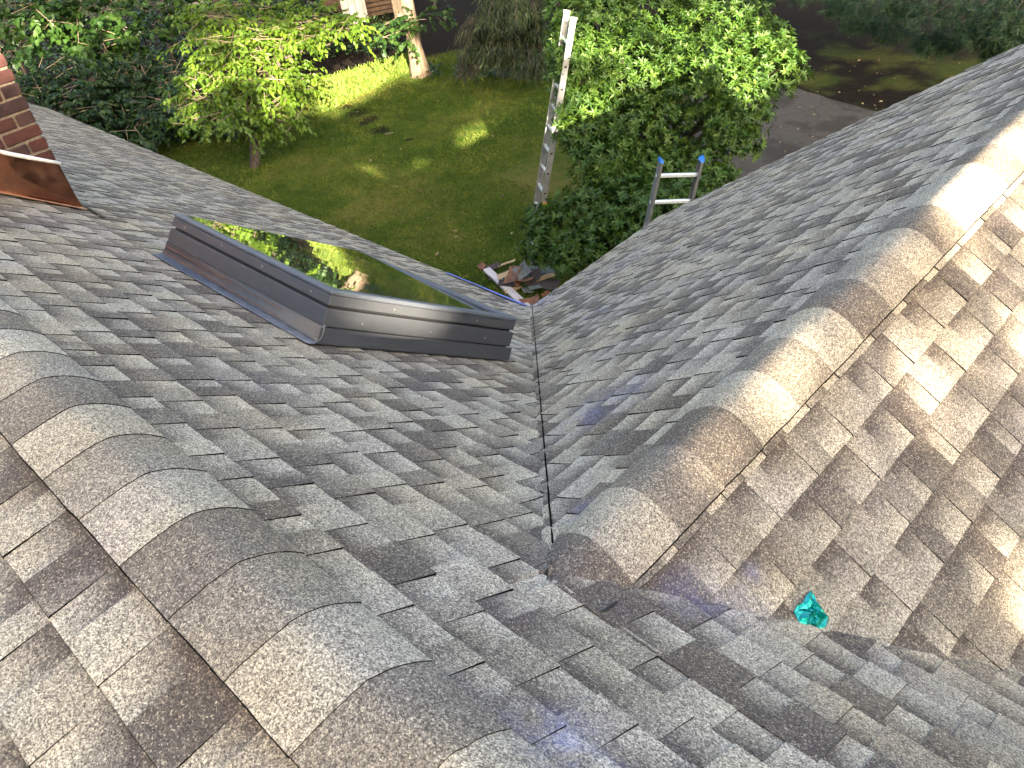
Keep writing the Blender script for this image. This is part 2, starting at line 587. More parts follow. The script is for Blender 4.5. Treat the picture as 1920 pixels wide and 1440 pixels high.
# gable walls, fascia boards
g = G()
g.add([(-wing_w, YR - 0.35, zt), (wing_w, YR - 0.35, zt), (0, YR - 0.35, -H0 - 0.15), (-wing_w, YR - 0.6, zt), (wing_w, YR - 0.6, zt), (0, YR - 0.6, -H0 - 0.15)],
      [(0, 1, 2), (3, 5, 4), (0, 2, 5, 3), (1, 4, 5, 2), (0, 3, 4, 1)])
for xg in (XR + 0.4, XR2 - 0.65):
    prof = [(-3.6, zt), (wy1, zt), (0.0, -0.16), (-3.6, -0.62)]
    g.add([(xg, y, z) for y, z in prof] + [(xg + 0.25, y, z) for y, z in prof],
          [(3, 2, 1, 0), (4, 5, 6, 7)] + [(i, (i + 1) % 4, 4 + (i + 1) % 4, 4 + i) for i in range(4)])
g.out('gable_wall', MT['siding'], house)
ez = -M * YE
for a, b in (((XR, YE + 0.014, ez - 0.13), (-XE - 0.03, YE + 0.014, ez - 0.13)), ((XE + 0.03, YE + 0.014, ez - 0.13), (XR2, YE + 0.014, ez - 0.13)),
             ((-XE - 0.014, YE + 0.03, ez - 0.13), (-XE - 0.014, YR, ez - 0.13)), ((XE + 0.014, YE + 0.03, ez - 0.13), (XE + 0.014, YR, ez - 0.13)),
             ((0, YR + 0.014, -H0 - 0.13), (-XE, YR + 0.014, ez - 0.13)), ((0, YR + 0.014, -H0 - 0.13), (XE, YR + 0.014, ez - 0.13)),
             ((XR - 0.014, 0.02, -0.14), (XR - 0.014, YE, ez - 0.13)), ((XR - 0.014, -0.02, -0.14), (XR - 0.014, -4.2, -4.2 * MB_ - 0.13))):
    G().bar(a, b, 0.02, 0.16).out('fascia_board', MT['white_paint'], house)
for a, b in (((XR, YE + 0.002, ez - 0.036), (-XE - 0.03, YE + 0.002, ez - 0.036)), ((-XE - 0.002, YE + 0.03, ez - 0.036), (-XE - 0.002, YR, ez - 0.036))):
    G().bar(a, b, 0.035, 0.012).out('drip_edge', MT['white_paint'], house)


# ---- shingles
def lift(x, y):
    """the lining curves softly through the valleys"""
    d = abs(zmain(x, y) - zwing(x, y))
    if y < yj - 0.25 or abs(x) < 0.02:
        return 0.0
    e2 = 0.022
    return 0.5 * (math.sqrt(d * d + 4 * e2 * e2) - d)


SL = {
    'main': (lambda u, s: (u, s * math.cos(TH), -s * math.sin(TH)), np.array([0, math.sin(TH), math.cos(TH)])),
    'back': (lambda u, s: (u, -s * math.cos(TB), -s * math.sin(TB)), np.array([0, -math.sin(TB), math.cos(TB)])),
    'wl': (lambda u, s: (-s * math.cos(PH), u, -H0 - s * math.sin(PH)), np.array([-math.sin(PH), 0, math.cos(PH)])),
    'wr': (lambda u, s: (s * math.cos(PH), u, -H0 - s * math.sin(PH)), np.array([math.sin(PH), 0, math.cos(PH)])),
}


def vx(s):
    """half width of the wing where it meets the main slope, at slope distance s"""
    return (M * s * math.cos(TH) - H0) / N_


def vy(s):
    return (H0 + N_ * s * math.cos(PH)) / M


def limits(kind, s, sb=None):
    if kind == 'mainL':
        return (XR - 0.02, XR2 if vx(sb if sb else s) <= 0 else -max(0.0, vx(s)) + 0.012)
    if kind == 'mainR':
        return (max(0.0, vx(s)) - (0.03 if vx(s) > 0 else -0.012), XR2)
    if kind == 'back':
        return (XR - 0.02, XR2)
    if kind == 'wl':
        return (vy(s) - 0.022, YR + 0.02)
    return (vy(s) + 0.004, YR + 0.02)


def unit_v(v):
    return v / np.linalg.norm(v)


def shingle_piece(kind, u0, u1, s0, s1, raised, tones):
    """returns verts, faces, material ids, tone, or None when outside the slope"""
    f, nrm = SL['main' if kind.startswith('main') else kind]
    extra = {'mainR': 0.009, 'wl': 0.009}.get(kind, 0.0)
    ny = 3
    mid = f((u0 + u1) / 2, s1)
    near_valley = kind != 'back' and abs(zmain(*mid[:2]) - zwing(*mid[:2])) < 0.35 and mid[1] > yj - 0.2
    nx = 6 if near_valley else 2
    h1 = (0.0105 if raised else 0.0058) + random.uniform(-0.0007, 0.0012)
    h0 = 0.0012
    rows, any_ok = [], False
    s_over = s0 - 0.022
    jl, jr = random.uniform(-0.0015, 0.0015), random.uniform(-0.0015, 0.0015)
    for j in range(ny + 1):
        t = j / ny
        s = s_over + (s1 - s_over) * t
        lo, hi = limits(kind, s, s1)
        a, b = max(u0, lo), min(u1, hi)
        if b - a < 0.002:
            a = b = min(max((u0 + u1) / 2, lo), hi) if lo < hi else u0
            if lo >= hi or not (u0 - 0.001 <= a <= u1 + 0.001):
                a = b = u0 if abs(u0 - (hi if kind == 'mainL' else lo)) < abs(u1 - (hi if kind == 'mainL' else lo)) else u1
        else:
            any_ok = True
        rows.append((a, b, s, h0 + (h1 - h0) * t))
    if not any_ok:
        return None
    V, T = [], []
    for j, (a, b, s, h) in enumerate(rows):
        t = j / ny
        for i in range(nx + 1):
            q = i / nx
            u = a + (b - a) * q
            ss = s + (jl * (1 - q) + jr * q if j == ny else 0.0)
            p = np.array(f(u, ss))
            if kind != 'back':
                p[2] += lift(p[0], p[1])
            V.append(p + nrm * (h + extra))
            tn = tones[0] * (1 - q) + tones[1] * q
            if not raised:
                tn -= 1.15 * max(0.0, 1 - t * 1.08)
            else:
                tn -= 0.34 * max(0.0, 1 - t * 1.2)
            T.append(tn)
    F, Mi = [], []
    W = nx + 1
    for j in range(ny):
        for i in range(nx):
            F.append((j * W + i, j * W + i + 1, (j + 1) * W + i + 1, (j + 1) * W + i))
            Mi.append(0)
    # skirts: left, butt, right
    path = [j * W for j in range(ny + 1)] + [ny * W + i for i in range(1, nx + 1)] + [j * W + nx for j in range(ny - 1, -1, -1)]
    base = len(V)
    inw = unit_v(np.array(f(u0, s1)) - np.array(f(u0, s0))) * (-0.0025 if kind in ('back', 'wr') else 0.002)
    for k_ in path:
        V.append(V[k_] - nrm * 0.0085 - (inw if k_ >= ny * W else 0))
        T.append(0.0)
    for k_ in range(len(path) - 1):
        F.append((path[k_], path[k_ + 1], base + k_ + 1, base + k_))
        Mi.append(1)
    if kind in ('back', 'wl'):
        F = [tuple(reversed(q)) for q in F]
    if kind in ('wl',):
        pass
    return V, F, Mi, T


E_ = 0.143
pieces = []
SK = (-3.256, -1.836, 1.315, 2.583)                       # skylight x0, x1, s0, s1


def course_set(kind, s_first, e, u_lo, u_hi, s_end, seed):
    rd = random.Random(seed)
    k = 0
    s1 = s_first
    while s1 < s_end + e * 0.9:
        s0 = s1 - e
        s1c = min(s1, s_end)
        u = u_lo - rd.uniform(0, 0.3)
        raised = rd.random() < 0.5
        while u < u_hi:
            w = rd.uniform(0.07, 0.16) if raised else rd.uniform(0.06, 0.14)
            r = rd.random()
            tone = rd.uniform(0.08, 0.26) if r < 0.34 else (rd.uniform(0.34, 0.58) if r < 0.64 else rd.uniform(0.66, 0.92))
            if not raised:
                tone = rd.uniform(0.78, 1.05)
            d = rd.uniform(-0.25, 0.25) if rd.random() < 0.5 else 0.0
            if raised and rd.random() < 0.22:
                d = 0.0
            c = SL['main' if kind.startswith('main') else kind][0](u + w / 2, (s0 + s1c) / 2)
            px, py, z = project(c)
            if not (kind == 'mainL' and SK[0] + 0.05 < u and u + w < SK[1] - 0.05 and SK[2] + 0.05 < s0 and s1 < SK[3] - 0.05):
                far_out = z < 0.15 or px < -500 or px > 2500 or py > 2100
                if not (far_out and abs(c[0]) + abs(c[1]) > 4.5):
                    random.seed(seed * 1000003 + k)
                    pc = shingle_piece(kind, u, u + w, s0, s1c, raised, (tone - d, tone + d))
                    if pc:
                        vis = 0.0
                        if z > 0.2 and -30 < px < 1950 and -30 < py < 1470:
                            fr = SL['main' if kind.startswith('main') else kind][1]
                            vv = CAM - np.array(c)
                            vis = w * e * abs(vv @ fr) / np.linalg.norm(vv) ** 3
                            lo, hi = limits(kind, (s0 + s1c) / 2, s1c)
                            if not (lo < u + w / 2 < hi):
                                vis *= 0.2
                        pieces.append((vis, pc))
                    k += 1
            u += w
            raised = not raised
        s1 += e


course_set('mainL', 0.262, E_, XR, XR2, YE / math.cos(TH) + 0.02, 1)
course_set('mainR', 0.262 + E_ * 4, E_, 0.0, XR2, YE / math.cos(TH) + 0.02, 1)
course_set('back', 0.305, 0.150, -6.0, 3.5, 4.22, 3)
course_set('wl', 0.205, E_, 0.5, YR, XE / math.cos(PH) + 0.02, 4)
course_set('wr', 0.170, E_, 0.5, YR, XE / math.cos(PH) + 0.02, 5)
pieces.sort(key=lambda q: -q[0])
SINGLE = 300
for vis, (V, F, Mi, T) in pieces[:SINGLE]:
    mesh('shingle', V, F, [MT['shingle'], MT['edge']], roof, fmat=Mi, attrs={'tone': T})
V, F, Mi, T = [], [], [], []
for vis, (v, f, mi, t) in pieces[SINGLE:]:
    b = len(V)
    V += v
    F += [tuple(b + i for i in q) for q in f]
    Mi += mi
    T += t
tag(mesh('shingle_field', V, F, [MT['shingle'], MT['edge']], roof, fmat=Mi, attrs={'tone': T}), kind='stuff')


# ---- ridge caps, folded over the crest, each lapping the next
def ridge_cap(kind, u0, u1, butt_hi, tones, w=0.152):
    """butt_hi: the free end is at u1 (else at u0)"""
    qs = [-1, -0.8, -0.6, -0.42, -0.28, -0.16, -0.06, 0.06, 0.16, 0.28, 0.42, 0.6, 0.8, 1]
    nu = 4
    r = 0.055
    V, T = [], []
    over = 0.05
    a, b = (u0 - over, u1) if butt_hi else (u0, u1 + over)
    wob = [random.uniform(-0.0015, 0.0015) for _ in qs]
    for i in range(nu + 1):
        t = i / nu
        u = a + (b - a) * t
        k = t if butt_hi else 1 - t
        h = 0.008 + 0.003 * k
        for n, q in enumerate(qs):
            qq = q * (w + random.uniform(-0.0016, 0.0016) * (abs(q) == 1))
            sa = (math.sqrt(qq * qq + r * r) - r) * (1 + 0.75 * (w / (math.sqrt(w * w + r * r) - r) - 1) * (abs(qq) / w) ** 2)
            if kind == 'main':
                be = TH if q > 0 else TB
                p = np.array([u, qq * math.cos(be), -sa * math.sin(be)])
                nn = np.array([0, math.sin(be) * (1 if q > 0 else -1) * min(1, abs(qq) / r), math.cos(be)])
                if q < 0:
                    p[2] += 0.006 + 0.007 * min(1, abs(q))
                elif q < 0.3:
                    p[2] += 0.006 * (1 - q / 0.3)
            else:
                be = PH
                p = np.array([qq * math.cos(be), u, -H0 - sa * math.sin(be) + 0.004 + (0.006 * q if q > 0 else 0)])
                nn = np.array([math.sin(be) * (1 if q > 0 else -1) * min(1, abs(qq) / r), 0, math.cos(be)])
            nn = nn / np.linalg.norm(nn)
            free = (i == nu) if butt_hi else (i == 0)
            if free:
                p[0 if kind == 'main' else 1] += wob[n]
            V.append(p + nn * h)
            T.append(tones[0] * (1 - t) + tones[1] * t)
    W = len(qs)
    F, Mi = [], []
    for i in range(nu):
        for n in range(W - 1):
            F.append((i * W + n, i * W + n + 1, (i + 1) * W + n + 1, (i + 1) * W + n))
            Mi.append(0)
    end = nu if butt_hi else 0
    path = ([i * W for i in range(nu + 1)], [end * W + n for n in range(W)], [i * W + W - 1 for i in range(nu + 1)])
    for pa in path:
        b_ = len(V)
        m_ = len(pa)
        for k_ in pa:
            V.append(V[k_].copy())
            T.append(0.0)
        cross = 1 if kind == 'main' else 0
        for k_ in pa:
            inn = np.zeros(3)
            if pa is not path[1]:
                inn[cross] = (random.uniform(0.0005, 0.0035) if kind == 'main' else 0.001) * np.sign(V[k_][cross])
            V.append(V[k_] - np.array([0, 0, 0.006 if pa is path[1] else (0.008 if kind == 'main' else 0.006)]) + inn)
            T.append(0.0)
        for k_ in range(m_ - 1):
            F.append((b_ + k_, b_ + k_ + 1, b_ + m_ + k_ + 1, b_ + m_ + k_))
            Mi.append(1)
    o = mesh('ridge_cap', V, F, [MT['shingle'], MT['edge']], roof, smooth=False, fmat=Mi, attrs={'tone': T})
    for pl in o.data.polygons:
        if pl.material_index == 0:
            pl.use_smooth = True
    return o


random.seed(21)
tones_main = {0: (0.5, 0.3), 1: (0.75, 0.95), 2: (0.25, 0.35), 3: (0.9, 0.8), 4: (0.2, 0.3), 5: (0.75, 0.7), 6: (0.3, 0.2)}
u = -0.661 - 0.2025 * 15
k = -15
while u < 1.6:
    idx = {-2: (0.78, 0.66), -1: (0.36, 0.44), 0: (0.64, 0.76), 1: (0.16, 0.24), 2: (0.30, 0.40), 3: (0.70, 0.80), 4: (0.32, 0.27), 5: (0.78, 0.66)}
    tn = idx.get(k, None) or random.choice([(0.15, 0.3), (0.8, 0.95), (0.5, 0.6), (0.3, 0.2), (0.85, 0.7)])
    ridge_cap('main', u, u + 0.2025, True, tn)
    u += 0.2025
    k += 1
while u < XR2:
    ridge_cap('main', u, u + 0.2025, True, random.choice([(0.15, 0.3), (0.8, 0.95), (0.5, 0.6)]))
    u += 0.2025
u = XR + 0.15
while u < -0.661 - 0.2025 * 15 - 0.1:
    ridge_cap('main', u, u + 0.2025, True, random.choice([(0.15, 0.3), (0.8, 0.95), (0.5, 0.6)]))
    u += 0.2025
u = 0.52
k = 0
wt = [(0.05, 0.12), (0.65, 0.75), (0.30, 0.22), (0.05, 0.10), (0.60, 0.75), (0.22, 0.30), (0.80, 0.70), (0.08, 0.14), (0.50, 0.40), (0.70, 0.55)]
while u < YR:
    ridge_cap('wing', u, min(u + 0.2025, YR + 0.02), True, wt[k % len(wt)] if k < 10 else random.choice(wt))
    u += 0.2025
    k += 1
# black sealant smear where the last cap meets the main slope, and a curl of tar by the valley
MT['tar'] = simple_mat('roof_cement', (0.012, 0.012, 0.013), 0.45, var=0.2)


def onmain(x, s, h=0.0):
    return np.array([x, s * math.cos(TH) + h * math.sin(TH), -s * math.sin(TH) + h * math.cos(TH)])


def onwr(t, y, h=0.0):
    return np.array([t * math.cos(PH) + h * math.sin(PH), y, -H0 - t * math.sin(PH) + h * math.cos(PH)])


def hit_plane(px, py, Nrm, off):
    d = ray(px, py)
    return CAM + d * ((off - Nrm @ CAM) / (Nrm @ d))


def pmain(px, py, l=0.0):
    return hit_plane(px, py, np.array([0, M, 1.0]), l / math.cos(TH))


def pwr(px, py, l=0.0):
    return hit_plane(px, py, np.array([N_, 0, 1.0]), -H0 + l / math.cos(PH))


def pwl(px, py, l=0.0):
    return hit_plane(px, py, np.array([-N_, 0, 1.0]), -H0 + l / math.cos(PH))


for path, rr in (([(1128, 1147), (1140, 1140), (1152, 1133), (1162, 1127), (1170, 1122)], [0.002, 0.004, 0.005, 0.003, 0.001]),
                 ([(1375, 1166), (1385, 1169), (1395, 1169), (1407, 1172)], [0.001, 0.003, 0.003, 0.001])):
    G().tube([pmain(x, y, 0.018) for x, y in path], rr, 6).out('sealant_smear', MT['tar'], roof, smooth=True)

vp = []
for t in np.linspace(0.0, 1.0, 40):
    x = -0.11 - (XE - 0.11) * t
    y = (H0 + N_ * abs(x)) / M
    z = -M * y
    vp.append(np.array([x + 0.012 + 0.001 * math.sin(t * 90), y, z + lift(x, y) + 0.0235]))
G().tube(vp, [0.0028] * 40, 4).out('valley_edge_shadow', MT['edge'], roof)  # black line laid over the valley: cut shingle edge plus painted gap shadow

# strip of blue film left on the eave beside the valley
MT['blue_film'] = simple_mat('blue_protective_film', (0.16, 0.22, 0.62), 0.45, var=0.25, scale=30)
xa, xb = -4.75, -XE - 0.06
sE = YE / math.cos(TH)
V = []
for i in range(9):
    x = xa + (xb - xa) * i / 8
    wdt = 0.05 + 0.05 * (i / 8) + random.uniform(-0.008, 0.008)
    V += [onmain(x, sE + 0.018, 0.0165), onmain(x, sE - wdt, 0.0175 + random.uniform(0, 0.002))]
o = mesh('blue_film', V, [(2 * i, 2 * i + 2, 2 * i + 3, 2 * i + 1) for i in range(8)], MT['blue_film'], roof)
sd = o.modifiers.new('t', 'SOLIDIFY')
sd.thickness = 0.0012

# ------------------------------------------------------------------ skylight (part of the house)
MT['clad'] = simple_mat('grey_aluminium_cladding', (0.066, 0.070, 0.077), 0.45, 0.12, var=0.06, scale=7)
MT['clad_top'] = simple_mat('grey_aluminium_hood', (0.105, 0.116, 0.135), 0.42, 0.2, var=0.06, scale=7)
MT['lead'] = simple_mat('weathered_metal_flashing', (0.13, 0.145, 0.18), 0.6, 0.3, var=0.35, scale=25)
MT['gasket'] = simple_mat('black_gasket', (0.012, 0.012, 0.012), 0.7)
MT['screw'] = simple_mat('screw_head', (0.26, 0.25, 0.25), 0.4, 0.8)
MT['drywall'] = simple_mat('painted_shaft', (0.26, 0.30, 0.28), 0.8)
MT['copper_line'] = simple_mat('bare_copper_edge', (0.55, 0.30, 0.19), 0.35, 0.9, var=0.15)


def glass_mat():
    m, nt, bs = new_mat('skylight_glass')
    bs.inputs['Base Color'].default_value = (0.78, 0.92, 0.86, 1)
    bs.inputs['Transmission Weight'].default_value = 1.0
    bs.inputs['Roughness'].default_value = 0.01
    bs.inputs['IOR'].default_value = 1.52
    bs.inputs['Coat Weight'].default_value = 1.0
    bs.inputs['Coat Roughness'].default_value = 0.005
    bs.inputs['Coat IOR'].default_value = 1.9
    dr = ramp(nt, [(0.45, (0.004, 0.004, 0.004)), (0.75, (0.05, 0.05, 0.05))])
    nt.links.new(noise(nt, pos(nt), 14.0, 5, 0.7), dr.inputs[0])
    nt.links.new(dr.outputs[0], bs.inputs['Coat Roughness'])
    f = noise(nt, pos(nt), 3.0, 2)
    b = nd(nt, 'ShaderNodeBump', i_Strength=0.05, i_Distance=0.02)
    nt.links.new(f, b.inputs['Height'])
    nt.links.new(b.outputs[0], bs.inputs['Normal'])
    nt.links.new(b.outputs[0], bs.inputs['Coat Normal'])
    return m


MT['glass'] = glass_mat()
sky_e = bpy.data.objects.new('skylight', None)
sky_e.location = tuple(onmain((SK[0] + SK[1]) / 2, (SK[2] + SK[3]) / 2))
link(sky_e, house)
sky_e['label'] = 'dark grey metal framed skylight with reflecting pane on the roof slope'
bpy.context.view_layer.update()
INV_SK = Matrix.Translation(-Vector(onmain((SK[0] + SK[1]) / 2, (SK[2] + SK[3]) / 2)))
DX, DS, DN = np.array([1.0, 0, 0]), np.array([0, math.cos(TH), -math.sin(TH)]), np.array([0, math.sin(TH), math.cos(TH)])


def skp(o):
    o.parent = sky_e
    o.matrix_parent_inverse = INV_SK
    return o


def ring(x0, x1, s0, s1, h0, h1, t, mat, name, bevel=0.004, seg=2):
    """four boards, mitred by butting, as one frame"""
    g = G()
    P = lambda x, s, h: onmain(x, s, h)
    outer = [(x0, s0), (x1, s0), (x1, s1), (x0, s1)]
    inner = [(x0 + t, s0 + t), (x1 - t, s0 + t), (x1 - t, s1 - t), (x0 + t, s1 - t)]
    V = [P(x, s, h0) for x, s in outer] + [P(x, s, h1) for x, s in outer] + [P(x, s, h1) for x, s in inner] + [P(x, s, h0) for x, s in inner]
    F = []
    for i in range(4):
        j = (i + 1) % 4
        F += [(i, j, 4 + j, 4 + i), (4 + i, 4 + j, 8 + j, 8 + i), (8 + i, 8 + j, 12 + j, 12 + i), (12 + i, 12 + j, j, i)]
    g.add(V, F)
    o = g.out(name, mat, None, bevel=bevel, seg=seg)
    return skp(o)


x0, x1, s0, s1 = SK
ring(x0 + 0.012, x1 - 0.012, s0 + 0.012, s1 - 0.012, -0.02, 0.100, 0.03, MT['clad'], 'curb')
ring(x0, x1, s0, s1, 0.094, 0.176, 0.035, MT['clad'], 'cladding')
ring(x0 + 0.02, x1 - 0.02, s0 + 0.02, s1 - 0.02, 0.174, 0.190, 0.03, MT['gasket'], 'gasket', 0)
ring(x0 + 0.004, x1 - 0.004, s0 + 0.004, s1 - 0.004, 0.188, 0.234, 0.05, MT['clad'], 'sash')
ring(x0 + 0.001, x1 - 0.001, s0 + 0.001, s1 - 0.001, 0.2335, 0.258, 0.062, MT['clad_top'], 'hood', 0.016, 4)
# pane and light shaft
g = G()
cx, cs = (x0 + x1) / 2, (s0 + s1) / 2
TL = 0.021                                                # the unit sits a degree out of the roof plane
g.box(onmain(cx, cs, 0.244), (DX - DN * TL) * ((x1 - x0) / 2 - 0.050), DS * ((s1 - s0) / 2 - 0.050), (DN + DX * TL) * 0.003)
skp(g.out('pane', MT['glass'], None))
g = G()
hw, hs = (x1 - x0) / 2 - 0.062, (s1 - s0) / 2 - 0.062
bot = -0.75
for sx in (-1, 1):
    g.box(onmain(cx + sx * (hw + 0.006), cs, (0.225 + bot) / 2), DX * 0.006, DS * (hs + 0.012), DN * (0.225 - bot) / 2)
    g.box(onmain(cx, cs + sx * (hs + 0.006), (0.225 + bot) / 2), DX * hw, DS * 0.006, DN * (0.225 - bot) / 2)
g.box(onmain(cx, cs, bot - 0.01), DX * (hw + 0.012), DS * (hs + 0.012), DN * 0.01)
skp(g.out('light_shaft', MT['drywall'], None))
# head flashing with a curved foot on the uphill side, step flashing edges
g = G()
prof = [(0.010, 0.105), (0.004, 0.10), (0.003, 0.055), (-0.003, 0.038), (-0.014, 0.027)]
for i, (ds, h) in enumerate(prof):
    pass
V = []
for xx in (x0 - 0.015, x1 + 0.012):
    V += [onmain(xx, s0 + ds, h) for ds, h in prof]
k = len(prof)
g.add(V, [(i, i + 1, k + i + 1, k + i) for i in range(k - 1)])
o = g.out('head_flashing', MT['clad'], None, smooth=True)
sd = o.modifiers.new('t', 'SOLIDIFY')
sd.thickness = 0.0015
skp(o)
g = G()
prof = [(-0.0138, 0.0275), (-0.026, 0.021), (-0.045, 0.0185), (-0.064, 0.0172)]
V = []
for xx in (x0 - 0.015, x1 + 0.012):
    V += [onmain(xx, s0 + ds, h) for ds, h in prof]
k = len(prof)
g.add(V, [(i, i + 1, k + i + 1, k + i) for i in range(k - 1)])
o = g.out('flashing_foot', MT['lead'], None, smooth=True)
sd = o.modifiers.new('t', 'SOLIDIFY')
sd.thickness = 0.0015
skp(o)
for ds, h, r in ((0.0015, 0.072, 0.0016), (-0.006, 0.037, 0.0018)):
    skp(G().tube([onmain(x0, s0 + ds, h), onmain(cx + 0.4, s0 + ds, h)], [r, r], 5).out('flashing_crease', MT['copper_line'], None))
g = G()
g.add([onmain(x1 + 0.001, s0 - 0.01, 0.09), onmain(x1 + 0.001, s1 + 0.02, 0.09), onmain(x1 + 0.006, s1 + 0.02, 0.018), onmain(x1 + 0.006, s0 - 0.01, 0.018)], [(0, 1, 2, 3)])
o = g.out('side_flashing', MT['clad'], None)
sd = o.modifiers.new('t', 'SOLIDIFY')
sd.thickness = 0.0015
skp(o)


def screw(p, n):
    g = G()
    n = n / np.linalg.norm(n)
    g.tube([p - n * 0.002, p + n * 0.0025, p + n * 0.004], [0.006, 0.006, 0.0035], 8)
    skp(g.out('screw', MT['screw'], None, smooth=True))


for xx in (0.1, 0.36, 0.62, 0.9):
    screw(onmain(x0 + (x1 - x0) * xx, s0 + 0.004, 0.211), -DS)
for ss in (0.12, 0.5, 0.85):
    screw(onmain(x1, s0 + (s1 - s0) * (0.06 + ss * 0.9), 0.125), DX)
for ss in (0.3, 0.75):
    screw(onmain(x1 - 0.004, s0 + (s1 - s0) * ss, 0.211), DX)

# ------------------------------------------------------------------ chimney (part of the house)
MT['mortar'] = simple_mat('sandy_mortar', (0.16, 0.13, 0.096), 0.95, var=0.35, scale=60, bmp=0.5, bdist=0.004)
BR = [simple_mat('red_brick_%d' % i, c, 0.85, var=0.28, scale=28, bmp=0.5, bdist=0.004, spec=0.2)
      for i, c in enumerate([(0.070, 0.028, 0.023), (0.056, 0.024, 0.021), (0.034, 0.020, 0.020), (0.074, 0.036, 0.026), (0.046, 0.026, 0.024)])]


def copper_mat():
    m, nt, bs = new_mat('new_copper_sheet')
    L = nt.links
    p = pos(nt)
    f = noise(nt, p, 5.0, 5, 0.6)
    r = ramp(nt, [(0.3, (0.24, 0.095, 0.055)), (0.55, (0.40, 0.18, 0.105)), (0.75, (0.58, 0.29, 0.18))])
    L.new(f, r.inputs[0])
    L.new(r.outputs[0], bs.inputs['Base Color'])
    bs.inputs['Metallic'].default_value = 0.95
    rr = ramp(nt, [(0.3, (0.13, 0.13, 0.13)), (0.7, (0.26, 0.26, 0.26))])
    L.new(noise(nt, p, 14.0, 4), rr.inputs[0])
    L.new(rr.outputs[0], bs.inputs['Roughness'])
    bump(nt, bs, noise(nt, p, 3.0, 1), 0.05, 0.03)
    return m


MT['copper'] = copper_mat()
MT['caulk'] = simple_mat('white_sealant', (0.72, 0.70, 0.66), 0.6, var=0.06, scale=50)
MT['rust'] = simple_mat('tarnished_copper', (0.035, 0.020, 0.012), 0.7, 0.3, var=0.6, scale=40)
CX1, CY1 = -4.42, 1.09
CX0, CY0 = CX1 - 0.86, CY1 - 1.02
ZB, ZTOP = -1.15, 0.62
g = G()
g.box(((CX0 + CX1) / 2, (CY0 + CY1) / 2, (ZB + ZTOP) / 2), ((CX1 - CX0) / 2 - 0.008, 0, 0), (0, (CY1 - CY0) / 2 - 0.008, 0), (0, 0, (ZTOP - ZB) / 2))
chim = g.out('chimney', MT['mortar'], house)
chim['label'] = 'red brick chimney with copper side flashing at the roof'
BH, BP, BL, BD = 0.066, 0.0795, 0.205, 0.095
brick_cache = {}


def brick_mesh(L_, mat_i, var):
    key = (round(L_, 3), mat_i, var)
    if key in brick_cache:
        return brick_cache[key]
    rd = random.Random(hash(key) & 0xffff)
    V = []
    c = 0.006
    hx, hy, hz = L_ / 2, BD / 2, BH / 2
    for z in (-hz, -hz + c, hz - c, hz):
        ins = c if abs(z) == hz else 0
        for x, y in ((-hx + ins, -hy + ins), (hx - ins, -hy + ins), (hx - ins, hy - ins), (-hx + ins, hy - ins)):
            V.append((x + rd.uniform(-0.003, 0.003), y + rd.uniform(-0.002, 0.002), z + rd.uniform(-0.002, 0.002)))
    F = [(3, 2, 1, 0), (12, 13, 14, 15)]
    for r in range(3):
        for i in range(4):
            F.append((r * 4 + i, r * 4 + (i + 1) % 4, (r + 1) * 4 + (i + 1) % 4, (r + 1) * 4 + i))
    me = bpy.data.meshes.new('brick')
    me.from_pydata(V, [], F)
    me.materials.append(BR[mat_i])
    brick_cache[key] = me
    return me


def put_brick(L_, loc, rz):
    o = bpy.data.objects.new('brick', brick_mesh(L_, random.choice([0, 0, 1, 1, 2, 3, 4]), random.randrange(2)))
    o.location = loc
    o.rotation_euler = (random.uniform(-0.006, 0.006), random.uniform(-0.006, 0.006), rz)
    link(o, chim)


random.seed(5)
zc = -0.155 - BP * 12 + BP / 2
row = 0
JT = 0.013
while zc < ZTOP - 0.03:
    z_vis_face = zc
    for side in range(4):                                   # +x, +y, -x, -y
        ln = (CY1 - CY0) if side % 2 == 0 else (CX1 - CX0)
        # running bond: each corner brick shows its stretcher on one side, its header on the other
        u = 0.0 if (row + side) % 2 == 0 else BD + JT
        end = ln if (row + side) % 2 == 0 else ln - BD - JT
        while u < end - 0.03:
            L_ = min(BL, end - u)
            if end - (u + L_) < 0.06:
                L_ = end - u
            cu = u + L_ / 2
            if side == 0:
                c = (CX1 - BD / 2, CY1 - cu, zc)
                rz = math.pi / 2
            elif side == 1:
                c = (CX0 + cu, CY1 - BD / 2, zc)
                rz = 0
            elif side == 2:
                c = (CX0 + BD / 2, CY0 + cu, zc)
                rz = math.pi / 2
            else:
                c = (CX1 - cu, CY0 + BD / 2, zc)
                rz = 0
            if zc > -M * c[1] - 0.05 and (side in (0, 1) or zc > 0.2):
                put_brick(L_, c, rz)
            u += L_ + JT
    zc += BP
    row += 1
G().box(((CX0 + CX1) / 2, (CY0 + CY1) / 2, ZTOP + 0.03), ((CX1 - CX0) / 2 + 0.04, 0, 0), (0, (CY1 - CY0) / 2 + 0.04, 0), (0, 0, 0.035)).out('chimney_cap', MT['mortar'], chim)
# copper side flashing: a folded sheet on the near face, following the slope


def face_x(y, z, off):
    return np.array([CX1 + off, y, z])


zr = lambda y: -M * y
g = G()
ys = [CY0 - 0.05, 0.3, 0.6, 0.85, CY1 + 0.004]
top_h = [0.30, 0.30, 0.305, 0.30, 0.318]
V = []
for y, h in zip(ys, top_h):
    V += [face_x(y, zr(y) + h, 0.006), face_x(y, zr(y) + 0.16, 0.008 + 0.004 * math.sin(y * 9)), face_x(y + 0.01, zr(y) + 0.022, 0.010), face_x(y + 0.01, zr(y) + 0.018, 0.055)]
F = []
for i in range(len(ys) - 1):
    for j in range(3):
        F.append((i * 4 + j, (i + 1) * 4 + j, (i + 1) * 4 + j + 1, i * 4 + j + 1))
g.add(V, F)
